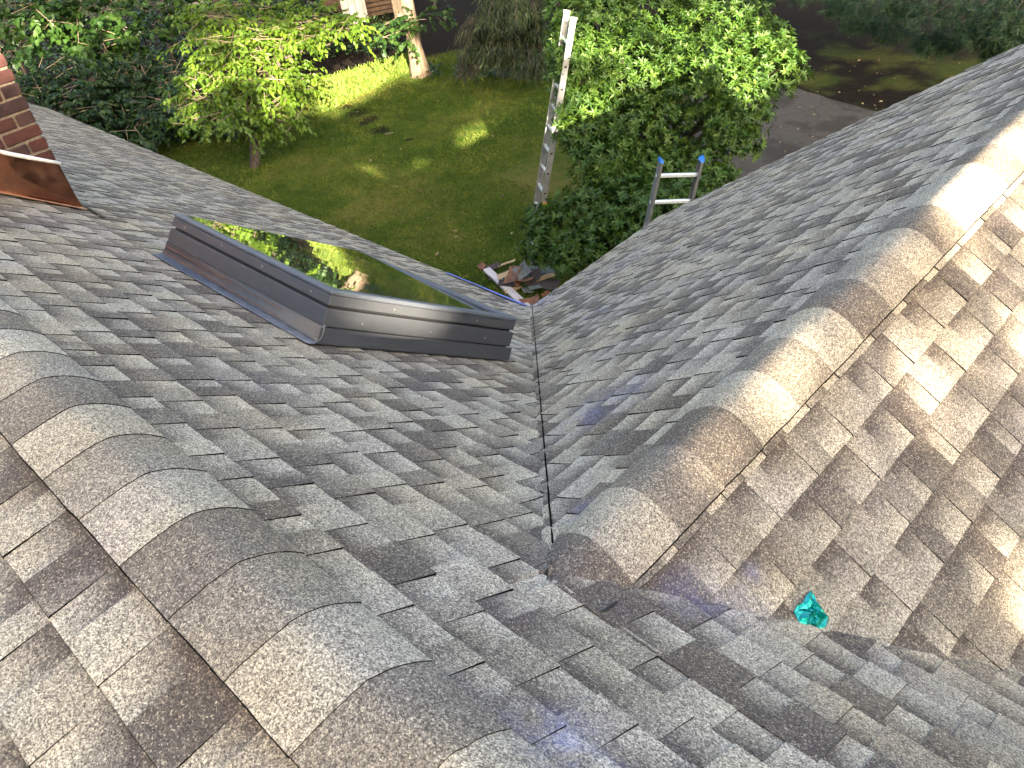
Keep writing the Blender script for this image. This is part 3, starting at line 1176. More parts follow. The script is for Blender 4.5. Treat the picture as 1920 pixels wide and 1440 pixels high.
# fold round the corner
g.add([face_x(CY1 + 0.004, zr(CY1) + 0.318, 0.006), face_x(CY1 + 0.010, zr(CY1) + 0.022, 0.010), (CX1 - 0.12, CY1 + 0.012, zr(CY1) + 0.022), (CX1 - 0.12, CY1 + 0.006, zr(CY1) + 0.30)], [(0, 1, 2, 3)])
o = g.out('side_flashing', MT['copper'], chim)
sd = o.modifiers.new('t', 'SOLIDIFY')
sd.thickness = 0.002
g = G()
g.bar(face_x(CY0 - 0.05, zr(CY0 - 0.05) + 0.026, 0.058), face_x(CY1 + 0.02, zr(CY1 + 0.02) + 0.026, 0.058), 0.010, 0.008)
g.out('flashing_hem', MT['copper_line'], chim, bevel=0.002)
g = G()
pp = []
for y in np.linspace(CY0 - 0.02, CY1 + 0.012, 14):
    i = np.interp(y, ys, top_h)
    pp.append(face_x(y, zr(y) + i + random.uniform(-0.004, 0.004), 0.010))
g.tube(pp, [0.011 + random.uniform(-0.002, 0.003) for _ in pp], 6)
g.out('sealant_bead', MT['caulk'], chim, smooth=True)
g = G()
ppx = [pmain(x, y, 0.016) for x, y in ((140, 378), (152, 384), (165, 389), (176, 396), (188, 403), (199, 409))]
wd = [0.050, 0.055, 0.036, 0.026, 0.022, 0.026]
V = []
for q, w in zip(ppx, wd):
    V += [q, q - DS * w]
g.add(V, [(2 * i, 2 * i + 2, 2 * i + 3, 2 * i + 1) for i in range(5)])
o = g.out('apron_flashing', MT['rust'], chim)
sd = o.modifiers.new('t', 'SOLIDIFY')
sd.thickness = 0.004

# ------------------------------------------------------------------ foil wrapper on the wing roof


def foil_mat():
    m, nt, bs = new_mat('teal_foil')
    bs.inputs['Base Color'].default_value = (0.0, 0.36, 0.30, 1)
    bs.inputs['Metallic'].default_value = 0.75
    bs.inputs['Roughness'].default_value = 0.18
    bs.inputs['Coat Weight'].default_value = 0.6
    bs.inputs['Coat Roughness'].default_value = 0.05
    f = noise(nt, pos(nt), 90.0, 3)
    bump(nt, bs, f, 0.35, 0.004)
    return m


OUT = [(800, 280), (850, 330), (930, 480), (1000, 620), (1100, 740), (1190, 850), (1080, 980), (960, 1070), (760, 1165), (650, 1010), (580, 880), (540, 800), (490, 690), (540, 590), (640, 530), (720, 400)]
ol = [pwr(1440 + x / 10.2857, 1080 + y / 10.2857, 0.016) for x, y in OUT]
cen = sum(ol) / len(ol)
NW = SL['wr'][1]
random.seed(9)
V, F = [cen + NW * 0.020], []
k = len(ol)
ringn = 4
for r in range(1, ringn + 1):
    for i in range(k):
        p = cen + (ol[i] - cen) * (r / ringn)
        if r < ringn:
            p = p + np.array([random.uniform(-1, 1) * 0.0035, random.uniform(-1, 1) * 0.0035, 0])
            h = random.choice([0.002, 0.006, 0.014, 0.019, 0.010]) * (1 - 0.25 * r / ringn)
        else:
            h = random.choice([0.0, 0.003, 0.008, 0.002])
        V.append(p + NW * h)
for i in range(k):
    F.append((0, 1 + i, 1 + (i + 1) % k))
for r in range(ringn - 1):
    for i in range(k):
        a, b = 1 + r * k + i, 1 + r * k + (i + 1) % k
        c, d = a + k, b + k
        F += [(a, c, d), (a, d, b)] if (i + r) % 2 else [(a, c, b), (b, c, d)]
o = mesh('candy_wrapper', V, F, foil_mat())
sd = o.modifiers.new('t', 'SOLIDIFY')
sd.thickness = 0.0006
tag(o, 'crumpled shiny teal foil wrapper lying on the shingles', 'wrapper')

# ------------------------------------------------------------------ leaves and branches


def leaf_set(P, D, Nn, L, W, fold=0.18, curl=0.0):
    """six-vertex leaves folded along the midrib -> V, F(quads)"""
    D = D / (np.linalg.norm(D, axis=1, keepdims=True) + 1e-9)
    S = np.cross(D, Nn)
    S /= (np.linalg.norm(S, axis=1, keepdims=True) + 1e-9)
    U = np.cross(S, D)
    L = L[:, None]
    W = W[:, None]
    base = P
    tip = P + D * L - U * L * curl
    l1 = P + D * L * 0.32 + S * W * 0.5 + U * W * fold
    r1 = P + D * L * 0.32 - S * W * 0.5 + U * W * fold
    l2 = P + D * L * 0.70 + S * W * 0.38 + U * W * fold - U * L * curl * 0.4
    r2 = P + D * L * 0.70 - S * W * 0.38 + U * W * fold - U * L * curl * 0.4
    V = np.stack([base, l1, l2, tip, r2, r1], 1).reshape(-1, 3)
    n = len(P)
    b = (np.arange(n) * 6)[:, None]
    F = np.concatenate([b + np.array([[0, 3, 2, 1]]), b + np.array([[0, 5, 4, 3]])], 0)
    return V, F


def blade_set(P, D, S, L, W):
    """thin triangles"""
    L, W = L[:, None], W[:, None]
    V = np.stack([P - S * W * 0.5, P + S * W * 0.5, P + D * L], 1).reshape(-1, 3)
    F = np.arange(len(P) * 3).reshape(-1, 3)
    return V, F


def unit(v):
    return v / (np.linalg.norm(v, axis=-1, keepdims=True) + 1e-9)


def rand_dirs(n):
    return unit(rng.normal(size=(n, 3)))


def curve(a, b, n=5, sag=0.0, wob=0.04):
    a, b = np.asarray(a, float), np.asarray(b, float)
    L_ = np.linalg.norm(b - a)
    pts = []
    for i in range(n):
        t = i / (n - 1)
        p = a + (b - a) * t
        p = p + np.array([0, 0, sag * L_ * math.sin(math.pi * t)])
        if 0 < i < n - 1:
            p = p + rng.normal(size=3) * wob * L_
        pts.append(p)
    return pts


def branches(name, base, fork, tips, r0, mat, parent, r_tip=0.012, trunk_n=5, thin=0.55):
    g = G()
    tr = curve(base, fork, trunk_n, 0, 0.03)
    tr[0] = np.asarray(base, float)
    g.tube([tr[0] - np.array([0, 0, 0.1])] + tr, [r0 * 1.35] + [r0 * (1.15 - 0.35 * i / (trunk_n - 1)) for i in range(trunk_n)], 9)
    for t in tips:
        pts = curve(fork, t, 5, 0.08, 0.05)
        r1 = r0 * thin
        g.tube(pts, [r1 * (1 - i / 4) + r_tip * (i / 4) for i in range(5)], 6)
    return g.out(name, mat, parent, smooth=True)


def whorl_crown(lobes, density, L, W, per=8, droop=0.1):
    """rosettes of leaves at shoot tips over a set of overlapping spheres"""
    P, A = [], []
    C = np.array([l[0] for l in lobes])
    R = np.array([l[1] for l in lobes])
    for c, r in zip(C, R):
        n = int(4 * math.pi * r * r * density)
        d = rand_dirs(n)
        rr = r * (1.0 - rng.random(n) ** 2.2 * 0.55)
        lump = 1 + 0.14 * np.sin(d[:, 0] * 7 + c[0] * 5) * np.sin(d[:, 1] * 6 + c[1] * 3) + 0.10 * np.sin(d[:, 2] * 9 + c[2])
        p = c + d * (rr * lump)[:, None]
        dist = np.linalg.norm(p[:, None, :] - C[None], axis=2) / R[None]
        keep = dist.min(1) > 0.52
        P.append(p[keep])
        A.append(unit(d[keep] + np.array([0, 0, 0.55]) + rng.normal(size=(keep.sum(), 3)) * 0.35))
    P, A = np.concatenate(P), np.concatenate(A)
    n = len(P)
    pb = np.repeat(P, per, 0)
    ab = np.repeat(A, per, 0)
    ref = unit(np.cross(ab, np.array([0.31, 0.17, 0.93])))
    ref2 = np.cross(ab, ref)
    ang = np.tile(np.arange(per) * 2.399, n) + np.repeat(rng.random(n) * 6.28, per)
    radial = ref * np.cos(ang)[:, None] + ref2 * np.sin(ang)[:, None]
    tilt = rng.uniform(0.15, 0.75, n * per)[:, None]
    D = unit(radial * (1 - tilt * 0.5) + ab * tilt - np.array([0, 0, droop]))
    ll = L * rng.uniform(0.65, 1.2, n * per)
    V, F = leaf_set(pb + ab * rng.uniform(-0.03, 0.02, n * per)[:, None], D, ab + rng.normal(size=ab.shape) * 0.15, ll, W * rng.uniform(0.75, 1.15, n * per), 0.15, 0.12)
    rv = np.clip(np.repeat(rng.random(n), per) * 0.6 + rng.random(n * per) * 0.4, 0, 1)
    return V, F, np.repeat(rv, 6), P


def spray_crown(lobes, twigs_per_m3, L, W, per=11, droop=0.75, flat=0.45, twig_len=0.42, aspect_rand=0.25):
    """leafy twigs spreading from layered boughs, leaves hanging"""
    Ps, Ds, tips = [], [], []
    for c, r in lobes:
        n = max(6, int(4.19 * r[0] * r[1] * r[2] * twigs_per_m3))
        q = rand_dirs(n) * (rng.random(n) ** 0.45)[:, None]
        st = c + q * np.array(r)
        az = unit(q * np.array([1, 1, flat]) + rng.normal(size=(n, 3)) * np.array([0.5, 0.5, 0.15]))
        Ps.append(st)
        Ds.append(az)
    P, A = np.concatenate(Ps), np.concatenate(Ds)
    n = len(P)
    tl = twig_len * rng.uniform(0.6, 1.3, n)
    t = np.tile(np.linspace(0.1, 1.0, per), n)
    pb = np.repeat(P, per, 0) + np.repeat(A * tl[:, None], per, 0) * t[:, None]
    pb[:, 2] -= (t ** 2) * np.repeat(tl, per) * 0.25
    side = np.cross(A, np.array([0, 0, 1.0]))
    side = np.repeat(unit(side), per, 0) * np.tile(np.where(np.arange(per) % 2 == 0, 1.0, -1.0), n)[:, None]
    D = unit(np.repeat(A, per, 0) * 0.6 + side * 0.75 - np.array([0, 0, droop]) * rng.uniform(0.5, 1.3, n * per)[:, None] + rng.normal(size=(n * per, 3)) * aspect_rand)
    up = unit(np.array([0, 0, 1.0]) + rng.normal(size=(n * per, 3)) * 0.35)
    V, F = leaf_set(pb, D, up, L * rng.uniform(0.7, 1.2, n * per), W * rng.uniform(0.75, 1.15, n * per), 0.12, 0.15)
    rv = np.clip(np.repeat(rng.random(n), per) * 0.55 + rng.random(n * per) * 0.45, 0, 1)
    g = G()
    for i in range(0, n, 3):
        g.tube([P[i] - A[i] * tl[i] * 0.8, P[i] + A[i] * tl[i] * 0.5], [0.008, 0.004], 4, cap=False)
    return V, F, np.repeat(rv, 6), g


def px_lobes(spec):
    """(px, py, distance, radius in px) -> centre and radius in metres"""
    out = []
    for x, y, d, r in spec:
        c = at(x, y, d)
        out.append((c, r * ((c - CAM) @ CF) / FPX))
    return out


# ---- broad evergreen tree beside the driveway
lob = px_lobes([(1110, 40, 13.6, 85), (1230, 30, 14.2, 100), (1345, 55, 13.8, 95), (1415, 105, 13.2, 72), (1462, 130, 12.8, 48), (1100, 130, 13.0, 68), (1195, 135, 12.9, 92),
                (1310, 150, 12.6, 85), (1395, 185, 12.5, 62), (1110, 225, 12.6, 66), (1195, 250, 12.4, 70), (1370, 245, 12.3, 45), (1400, 268, 12.2, 28),
                (1140, 310, 12.3, 66), (1230, 330, 12.2, 60), (1310, 320, 12.2, 58), (1340, 350, 12.0, 40), (1062, 120, 12.6, 38), (1075, 250, 12.6, 32), (1270, 285, 13.2, 34)])
ctr = at(1235, 230, 13.2)
mb = np.array([ctr[0], ctr[1], GZ])
mt = thing('evergreen_tree', 'broad glossy evergreen tree between lawn and driveway, sun on its top', 'tree', mb)
V, F, R_, _ = whorl_crown(lob, 108, 0.094, 0.030, 8)
mesh_np('crown', V, F, MT['leaf_mag'], mt, attrs={'rnd': R_})
branches('trunk', mb, mb + np.array([0.05, -0.1, 1.0]), [l[0] for l in lob], 0.13, MT['bark'], mt)

# ---- low evergreen shrub at the corner
lob = px_lobes([(1050, 440, 12.0, 58), (1110, 410, 12.0, 70), (1180, 395, 11.6, 72), (1140, 455, 11.6, 62), (1075, 480, 11.7, 42), (1022, 470, 12.1, 30), (1240, 395, 11.2, 60), (1030, 415, 12.3, 34), (1200, 440, 11.2, 50), (1300, 370, 11.3, 45), (1004, 425, 12.2, 24), (1000, 462, 12.1, 26), (1003, 400, 12.4, 16)])
ctr = at(1120, 430, 12.3)
sb_ = np.array([ctr[0], ctr[1], GZ])
st = thing('evergreen_shrub', 'low dark green shrub below the wing eave, in front of the leaning ladder', 'shrub', sb_)
V, F, R_, _ = whorl_crown(lob, 112, 0.088, 0.029, 8)
mesh_np('foliage', V, F, MT['leaf_mag'], st, attrs={'rnd': R_ * 0.75})
branches('stem', sb_, sb_ + np.array([0, 0, 0.3]), [l[0] for l in lob], 0.06, MT['bark'], st)
# yellowing sprig below it
# ---- young tree in the lawn
tb_ = ground_at(478, 312)
sap = thing('young_tree', 'young light green tree with drooping leaves standing in the lawn', 'tree', tb_)


def px_ell(spec):
    out = []
    for x, y, d, rx, ry in spec:
        c = at(x, y, d)
        s = ((c - CAM) @ CF) / FPX
        out.append((c, (rx * s, rx * s, ry * s)))
    return out


lob = px_ell([(420, 210, 19.2, 75, 26), (508, 212, 19.2, 58, 22), (540, 232, 18.9, 30, 12), (395, 150, 19.8, 66, 32), (360, 185, 19.8, 40, 20), (480, 150, 19.3, 80, 35), (545, 150, 19.4, 45, 28), (380, 85, 20.4, 50, 30),
              (450, 80, 19.9, 80, 35), (542, 72, 19.8, 66, 30), (628, 56, 20.0, 50, 20), (400, 25, 20.6, 60, 28), (500, 30, 20.6, 50, 24), (590, 40, 20.3, 60, 24), (668, 45, 20.2, 36, 18), (350, 225, 19.4, 28, 10)])
V, F, R_, tw = spray_crown(lob, 96, 0.128, 0.072, 9, 0.6)
mesh_np('crown', V, F, MT['leaf_sap'], sap, attrs={'rnd': R_})
tag(tw.out('twigs', MT['twig'], sap), kind='stuff')
branches('trunk', tb_, at(462, 215, 19.6), [l[0] for l in lob], 0.10, MT['bark'], sap, 0.012)
G().tube([at(486, 268, 19.4), at(498, 238, 19.3), at(517, 217, 19.2)], [0.03, 0.022, 0.014], 6).out('branch', MT['bark'], sap, smooth=True)

# ---- trees and shrubs of the wood edge
wood = [
    # name, label, base pixel, lobes(px,py,dist,rx,ry), leaf L, W, density
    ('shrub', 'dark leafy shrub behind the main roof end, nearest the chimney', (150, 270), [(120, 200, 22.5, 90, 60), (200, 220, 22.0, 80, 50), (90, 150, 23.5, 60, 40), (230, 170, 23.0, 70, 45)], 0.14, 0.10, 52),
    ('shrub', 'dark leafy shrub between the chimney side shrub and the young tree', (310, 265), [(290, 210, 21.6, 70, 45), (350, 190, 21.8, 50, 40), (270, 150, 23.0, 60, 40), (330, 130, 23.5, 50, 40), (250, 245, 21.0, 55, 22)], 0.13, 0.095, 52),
    ('maple_sapling', 'spreading maple growth in the top left corner, patches of sun on it', (60, 160), [(60, 30, 25.5, 80, 45), (150, 25, 25.5, 80, 40), (30, 110, 25.0, 50, 40), (180, 80, 25.0, 60, 40), (250, 60, 25.5, 50, 40)], 0.17, 0.15, 34),
    ('maple_sapling', 'shaded maple growth behind the young tree crown', (330, 120), [(300, 20, 26.5, 60, 30), (260, 110, 24.8, 40, 25), (360, 20, 27.5, 40, 30), (480, 10, 28.5, 60, 22), (560, 5, 28.5, 50, 20)], 0.16, 0.14, 34),
]
for nm, lb, bp, spec, L_, W_, den in wood:
    b = ground_at(*bp)
    t = thing(nm, lb, 'shrub' if nm == 'shrub' else 'tree', b)
    lob = px_ell(spec)
    V, F, R_, tw = spray_crown(lob, den, L_, W_, 9, 0.5, 0.6, 0.4)
    mesh_np('foliage' if nm == 'shrub' else 'crown', V, F, MT['leaf_shaded' if nm == 'shrub' else 'leaf_wood'], t, attrs={'rnd': R_})
    tag(tw.out('twigs', MT['twig'], t), kind='stuff')
    branches('stem' if nm == 'shrub' else 'trunk', b, b + np.array([0, 0, 0.8]), [l[0] for l in lob], 0.06, MT['bark'], t)

# trunks of tall trees whose crowns rise out of the picture


def tall_tree(name, label, foot_px, lean, r, mat, h=10.0, crown_r=3.8, leafmat='leaf_wood', low=None):
    b = ground_at(*foot_px)
    t = thing(name, label, 'tree', b)
    top = b + np.array([lean[0], lean[1], h])
    g = G()
    n = 14
    P = [b + np.array([0, 0, -0.15])] + [b + (top - b) * (i / n) + (rng.normal(size=3) * 0.02 if 0 < i < n else 0) for i in range(n + 1)]
    rad = [r * 1.75] + [r * (1.0 + 0.65 * math.exp(-i * 1.6) - 0.45 * i / n) for i in range(n + 1)]
    g.tube(P, rad, 14)
    for k_ in range(6):
        a = k_ * 1.05 + 0.4
        d = np.array([math.cos(a), math.sin(a), 0])
        g.tube([b + d * r * 0.5 + np.array([0, 0, 0.35]), b + d * r * 1.3 + np.array([0, 0, 0.08]), b + d * r * 2.3 - np.array([0, 0, 0.06])], [r * 0.45, r * 0.38, r * 0.15], 6)
    tips = [top + np.array([math.cos(a) * crown_r * 0.8, math.sin(a) * crown_r * 0.8, 0.6]) for a in (0, 1.3, 2.5, 3.8, 5.1)]
    for q in tips:
        g.tube(curve(top - np.array([0, 0, 0.3]), q, 4, 0.1, 0.04), [r * 0.4, r * 0.3, r * 0.2, 0.02], 6)
    g.out('trunk', mat, t, smooth=True)
    lob = [(top + np.array([0, 0, 1.5]), (crown_r, crown_r, crown_r * 0.8))] + [(q, (1.2, 1.2, 0.9)) for q in tips]
    V, F, R_, tw = spray_crown(lob, 4.5, 0.26, 0.22, 9, 0.5, 0.6, 0.7)
    parts = [(V, F, R_)]
    if low:
        V2, F2, R2, tw2 = spray_crown(px_ell(low), 55, 0.125, 0.11, 9, 0.6, 0.6, 0.35)
        F2 = F2 + len(V)
        V = np.concatenate([V, V2])
        F = np.concatenate([F, F2])
        R_ = np.concatenate([R_, R2])
        tag(tw2.out('twigs', MT['twig'], t), kind='stuff')
    mesh_np('crown', V, F, MT[leafmat], t, attrs={'rnd': R_})
    return t


tall_tree('shade_tree', 'big tree with sunlit flaring trunk at the back of the lawn', (790, 141), (-0.15, 0.1), 0.165, MT['bark_pale'], low=[(755, 55, 22.3, 22, 10), (800, 35, 22.2, 40, 14), (825, 12, 22.4, 30, 14), (735, 42, 22.5, 20, 8), (722, 68, 22.4, 12, 6), (765, 70, 22.3, 12, 6)])
tall_tree('shade_tree', 'grey tree trunk with a pale patch behind the young tree', (398, 92), (-0.3, 0.2), 0.24, MT['bark_smooth'])
tall_tree('shade_tree', 'dark slim tree trunk at the top edge above the young tree', (505, 45), (0.1, 0.1), 0.14, MT['bark'])
tall_tree('shade_tree', 'reddish brown trunk right of the pale patched trunk', (425, 60), (0.0, 0.3), 0.17, MT['bark'])

# ---- ground cover below the shrubs (uncountable)
P = []
for (x0_, x1_, y0_, y1_) in ((250, 490, 222, 268), (60, 330, 240, 300), (250, 380, 205, 240)):
    n = 2600
    for x, y in zip(rng.uniform(x0_, x1_, n), rng.uniform(y0_, y1_, n)):
        if y - 225 < (x - 250) * 0.10 + 44 - max(0, x - 400) * 0.4:
            P.append(ground_at(x, y) + np.array([0, 0, rng.uniform(0.05, 0.28)]))
for (x0_, x1_, y0_, y1_, n) in ((780, 830, 125, 150, 120), (850, 1080, 130, 150, 500), (1080, 1130, 100, 140, 200)):
    for x, y in zip(rng.uniform(x0_, x1_, n), rng.uniform(y0_, y1_, n)):
        P.append(ground_at(x, y) + np.array([0, 0, rng.uniform(0.02, 0.14)]))
for (x0_, x1_, y0_, y1_, n) in ((0, 420, 0, 150, 5000), (420, 640, 0, 110, 2200), (600, 760, 45, 110, 900)):
    for x, y in zip(rng.uniform(x0_, x1_, n), rng.uniform(y0_, y1_, n)):
        P.append(ground_at(x, y) + np.array([0, 0, rng.uniform(0.03, 0.35)]))
P = np.array(P)
D = unit(rng.normal(size=P.shape) * np.array([1, 1, 0.35]) + np.array([0, 0, 0.1]))
V, F = leaf_set(P, D, unit(rng.normal(size=P.shape) * 0.4 + np.array([0, 0, 1])), rng.uniform(0.07, 0.14, len(P)), rng.uniform(0.04, 0.08, len(P)))
o = mesh_np('ground_cover', V, F, MT['leaf_cover'], attrs={'rnd': np.repeat(rng.random(len(P)), 6)})
tag(o, 'low dark green ground cover along the lawn edges', 'ground cover', kind='stuff')

# ---- hemlock with hanging twigs


def hemlock(label, foot_px, lobes, n_twig):
    b = ground_at(*foot_px)
    t = thing('hemlock_tree', label, 'tree', b)
    lob = px_ell(lobes)
    g = G()
    g.tube([b + np.array([0, 0, -0.1]), b + np.array([0, 0, 3]), b + np.array([0.1, 0.1, 9])], [0.22, 0.18, 0.05], 9)
    Ps, Ds = [], []
    vol = np.array([l[1][0] * l[1][1] * l[1][2] for l in lob])
    for (c, r), v in zip(lob, vol):
        nb = 34
        for _ in range(nb):
            q = c + rand_dirs(1)[0] * np.array(r) * rng.random() ** 0.4
            root = np.array([b[0], b[1], q[2] + 0.45])
            out = unit(q - root)
            L_ = rng.uniform(0.5, 0.9)
            pts = [q - out * L_ * 0.6, q, q + out * L_ * 0.5 - np.array([0, 0, 0.12])]
            g.tube(pts, [0.014, 0.009, 0.004], 4, cap=False)
            k_ = max(6, int(n_twig * v / vol.sum() / nb))
            tt = rng.random(k_)
            pp = pts[0] * (1 - tt)[:, None] + pts[2] * tt[:, None]
            lat = np.cross(out, np.array([0, 0, 1.0]))
            pp = pp + lat * rng.uniform(-0.22, 0.22, k_)[:, None] + rng.normal(size=(k_, 3)) * 0.03
            Ps.append(pp)
            Ds.append(unit(out * 0.6 + lat * rng.uniform(-0.7, 0.7, k_)[:, None] - np.array([0, 0, 1.0]) * rng.uniform(0.2, 1.0, k_)[:, None]))
    nu = 5000
    hz = rng.uniform(3.2, 9.0, nu)
    an = rng.uniform(0, 6.283, nu)
    rr = np.sqrt(rng.random(nu)) * (9.6 - hz) * 0.45
    Ps.append(np.stack([b[0] + rr * np.cos(an), b[1] + rr * np.sin(an), b[2] + hz], 1))
    Ds.append(unit(np.stack([np.cos(an), np.sin(an), -0.8 + 0 * an], 1)))
    P, D = np.concatenate(Ps), np.concatenate(Ds)
    big = np.concatenate([np.ones(len(P) - nu), np.full(nu, 2.6)])
    V, F = leaf_set(P, D, rand_dirs(len(P)), rng.uniform(0.10, 0.24, len(P)) * big, rng.uniform(0.016, 0.030, len(P)) * big, 0.1)
    mesh_np('crown', V, F, MT['needle_hem'], t, attrs={'rnd': np.repeat(rng.random(len(P)) ** 1.3, 6)})
    g.out('trunk', MT['bark'], t, smooth=True)


hemlock('drooping hemlock at the back of the lawn, left of the leaning ladder', (985, 95), [(960, 20, 20.8, 90, 45), (1020, 40, 20.6, 60, 45), (930, 80, 20.4, 60, 28), (990, 95, 20.4, 60, 30), (1060, 20, 21.0, 50, 40), (890, 50, 20.6, 30, 20), (880, 118, 20.6, 26, 9)], 17000)


# ---- white pines at the top right
def pine(label, foot_px, lobes, n_tuft, extra):
    b = ground_at(*foot_px)
    t = thing('pine_tree', label, 'tree', b)
    lob = px_ell(lobes)
    g = G()
    g.tube([b + np.array([0, 0, -0.1]), b + np.array([0, 0, 4]), b + np.array([0.1, 0.1, 11])], [0.26, 0.2, 0.05], 9)
    Pt, At = [], []
    for c, r in lob:
        n = int(n_tuft / len(lob))
        q = c + rand_dirs(n) * np.array(r) * (rng.random(n) ** 0.4)[:, None]
        root = np.array([b[0], b[1], c[2] + 0.5])
        for i in range(0, n, 7):
            g.tube([root * 0.2 + q[i] * 0.8, q[i]], [0.010, 0.005], 4, cap=False)
        Pt.append(q)
        At.append(unit(unit(q - root) + rng.normal(size=(n, 3)) * 0.35 - np.array([0, 0, 0.15])))
    P, A = np.concatenate(Pt), np.concatenate(At)
    per = 26
    pb, ab = np.repeat(P, per, 0), np.repeat(A, per, 0)
    D = unit(ab * rng.uniform(0.1, 1.2, (len(pb), 1)) + rng.normal(size=pb.shape) * 0.55 - np.array([0, 0, 0.35]))
    S = unit(np.cross(D, rand_dirs(len(pb))))
    rv_ = np.clip(np.repeat(rng.random(len(P)), per) * 0.6 + rng.random(len(pb)) * 0.4, 0, 1)
    ll = rng.uniform(0.14, 0.24, len(pb))
    ww = rng.uniform(0.009, 0.015, len(pb))
    nu = 9000
    hz = rng.uniform(5.6, 11.5, nu)
    an = rng.uniform(0, 6.283, nu)
    rr = np.sqrt(rng.random(nu)) * (12.5 - hz) * 0.5
    pb = np.concatenate([pb - ab * rng.uniform(0, 0.08, (len(pb), 1)), np.stack([b[0] + rr * np.cos(an), b[1] + rr * np.sin(an), b[2] + hz], 1)])
    D = np.concatenate([D, unit(rng.normal(size=(nu, 3)))])
    S = np.concatenate([S, unit(np.cross(D[-nu:], rand_dirs(nu)))])
    V, F = blade_set(pb, D, S, np.concatenate([ll, np.full(nu, 0.5)]), np.concatenate([ww, np.full(nu, 0.09)]))
    mesh_np('crown', V, F, MT['needle_pine'], t, attrs={'rnd': np.repeat(np.concatenate([rv_, rng.random(nu)]), 3)})
    g.out('trunk', MT['bark'], t, smooth=True)


pine('white pine with soft needle tufts in the top right corner', (1990, 30), [(1800, 20, 18.5, 90, 35), (1890, 30, 17.8, 70, 45), (1760, 80, 19.0, 50, 18), (1870, 85, 18.2, 50, 22), (1690, 10, 19.5, 40, 22), (1830, 60, 18.0, 40, 16), (1900, 70, 17.6, 40, 20)], 700, None)
pine('shaded white pine behind the driveway, left of the corner pine', (1660, -60), [(1640, 20, 21.0, 60, 30), (1580, 10, 21.5, 40, 20), (1680, 62, 20.6, 50, 20), (1430, 0, 22.5, 28, 10), (1520, -20, 22.0, 60, 25), (1610, 45, 20.8, 40, 14)], 460, None)

# ---- grass blades (uncountable)
n = 320000
poly_lo = ground_at(960, 600)
GP = np.stack([rng.uniform(-24, -3, n), rng.uniform(4.4, 16.2, n)], 1)
keep = (GP[:, 1] + 0.15 * np.sin(GP[:, 0] * 3) < 14.9 + 0.35 * np.sin(GP[:, 0] * 1.3)) & (-(GP[:, 0] - 0.55 * GP[:, 1]) < 25.2) & ~((GP[:, 0] > -10.3) & (GP[:, 1] > 9.8))
for c, r in SOIL:
    keep &= ~((np.hypot(GP[:, 0] - c[0], GP[:, 1] - c[1]) < r * 0.75) & (rng.random(n) < 0.8))
GP = GP[keep]
n = len(GP)
P = np.concatenate([GP, np.full((n, 1), GZ)], 1)
patch = 0.5 + 0.5 * np.sin(GP[:, 0] * 1.1 + 1.7 * np.sin(GP[:, 1] * 0.7)) * np.sin(GP[:, 1] * 1.3 + 1.2 * np.sin(GP[:, 0] * 0.9))
D = unit(rng.normal(size=(n, 3)) * np.array([0.6, 0.6, 0.15]) + np.array([0, 0, 0.8]))
S = unit(np.cross(D, rand_dirs(n)))
V, F = blade_set(P, D, S, rng.uniform(0.03, 0.08, n) * (0.7 + 0.7 * (rng.random(n) < 0.12)), rng.uniform(0.010, 0.020, n))
o = mesh_np('grass', V, F, MT['grass'], attrs={'rnd': np.repeat(np.clip(0.42 + 0.34 * (patch - 0.5) + 0.22 * np.sin(GP[:, 0] * 4.3 + 2 * np.sin(GP[:, 1] * 3.1)) * np.sin(GP[:, 1] * 5.1 + 2 * np.sin(GP[:, 0] * 2.7)) + (rng.random(n) - 0.5) * 0.7, 0, 1), 3)})
tag(o, 'short green and yellowing lawn grass', 'grass', kind='stuff')

# ---- taller weeds along the back edge of the lawn (uncountable)
P = []
for x, y in zip(rng.uniform(585, 785, 16000), rng.uniform(92, 222, 16000)):
    if 212 - (x - 610) * 0.47 > y > 150 - (x - 610) * 0.30 and rng.random() < 0.9:
        P.append(ground_at(x, y))
P = np.array(P)
n = len(P)
D = unit(rng.normal(size=(n, 3)) * np.array([0.5, 0.5, 0.1]) + np.array([0, 0, 0.7]))
V, F = leaf_set(P, D, unit(rng.normal(size=(n, 3)) + SUN), rng.uniform(0.06, 0.20, n), rng.uniform(0.018, 0.04, n), 0.1, 0.2)
tag(mesh_np('weeds', V, F, MT['weed'], attrs={'rnd': np.repeat(rng.random(n), 6)}), 'sunlit weeds and long grass at the back of the lawn', 'weeds', kind='stuff')

# ---- fallen leaves and specks on drive and lawn (uncountable)
P = []
for (x0_, x1_, y0_, y1_, n) in ((1400, 1700, 165, 290, 40), (1480, 1800, 60, 230, 60), (560, 1000, 160, 500, 60), (1300, 1420, 250, 310, 12)):
    for x, y in zip(rng.uniform(x0_, x1_, n), rng.uniform(y0_, y1_, n)):
        P.append(ground_at(x, y, GZ + 0.045))
P = np.array(P)
D = unit(rng.normal(size=P.shape) * np.array([1, 1, 0.15]))
V, F = leaf_set(P, D, unit(rng.normal(size=P.shape) * 0.35 + np.array([0, 0, 1])), rng.uniform(0.04, 0.09, len(P)), rng.uniform(0.03, 0.05, len(P)))
tag(mesh_np('leaf_litter', V, F, MT['litter'], attrs={'rnd': np.repeat(rng.random(len(P)), 6)}), 'scattered fallen leaves on lawn and driveway', 'leaf litter', kind='stuff')
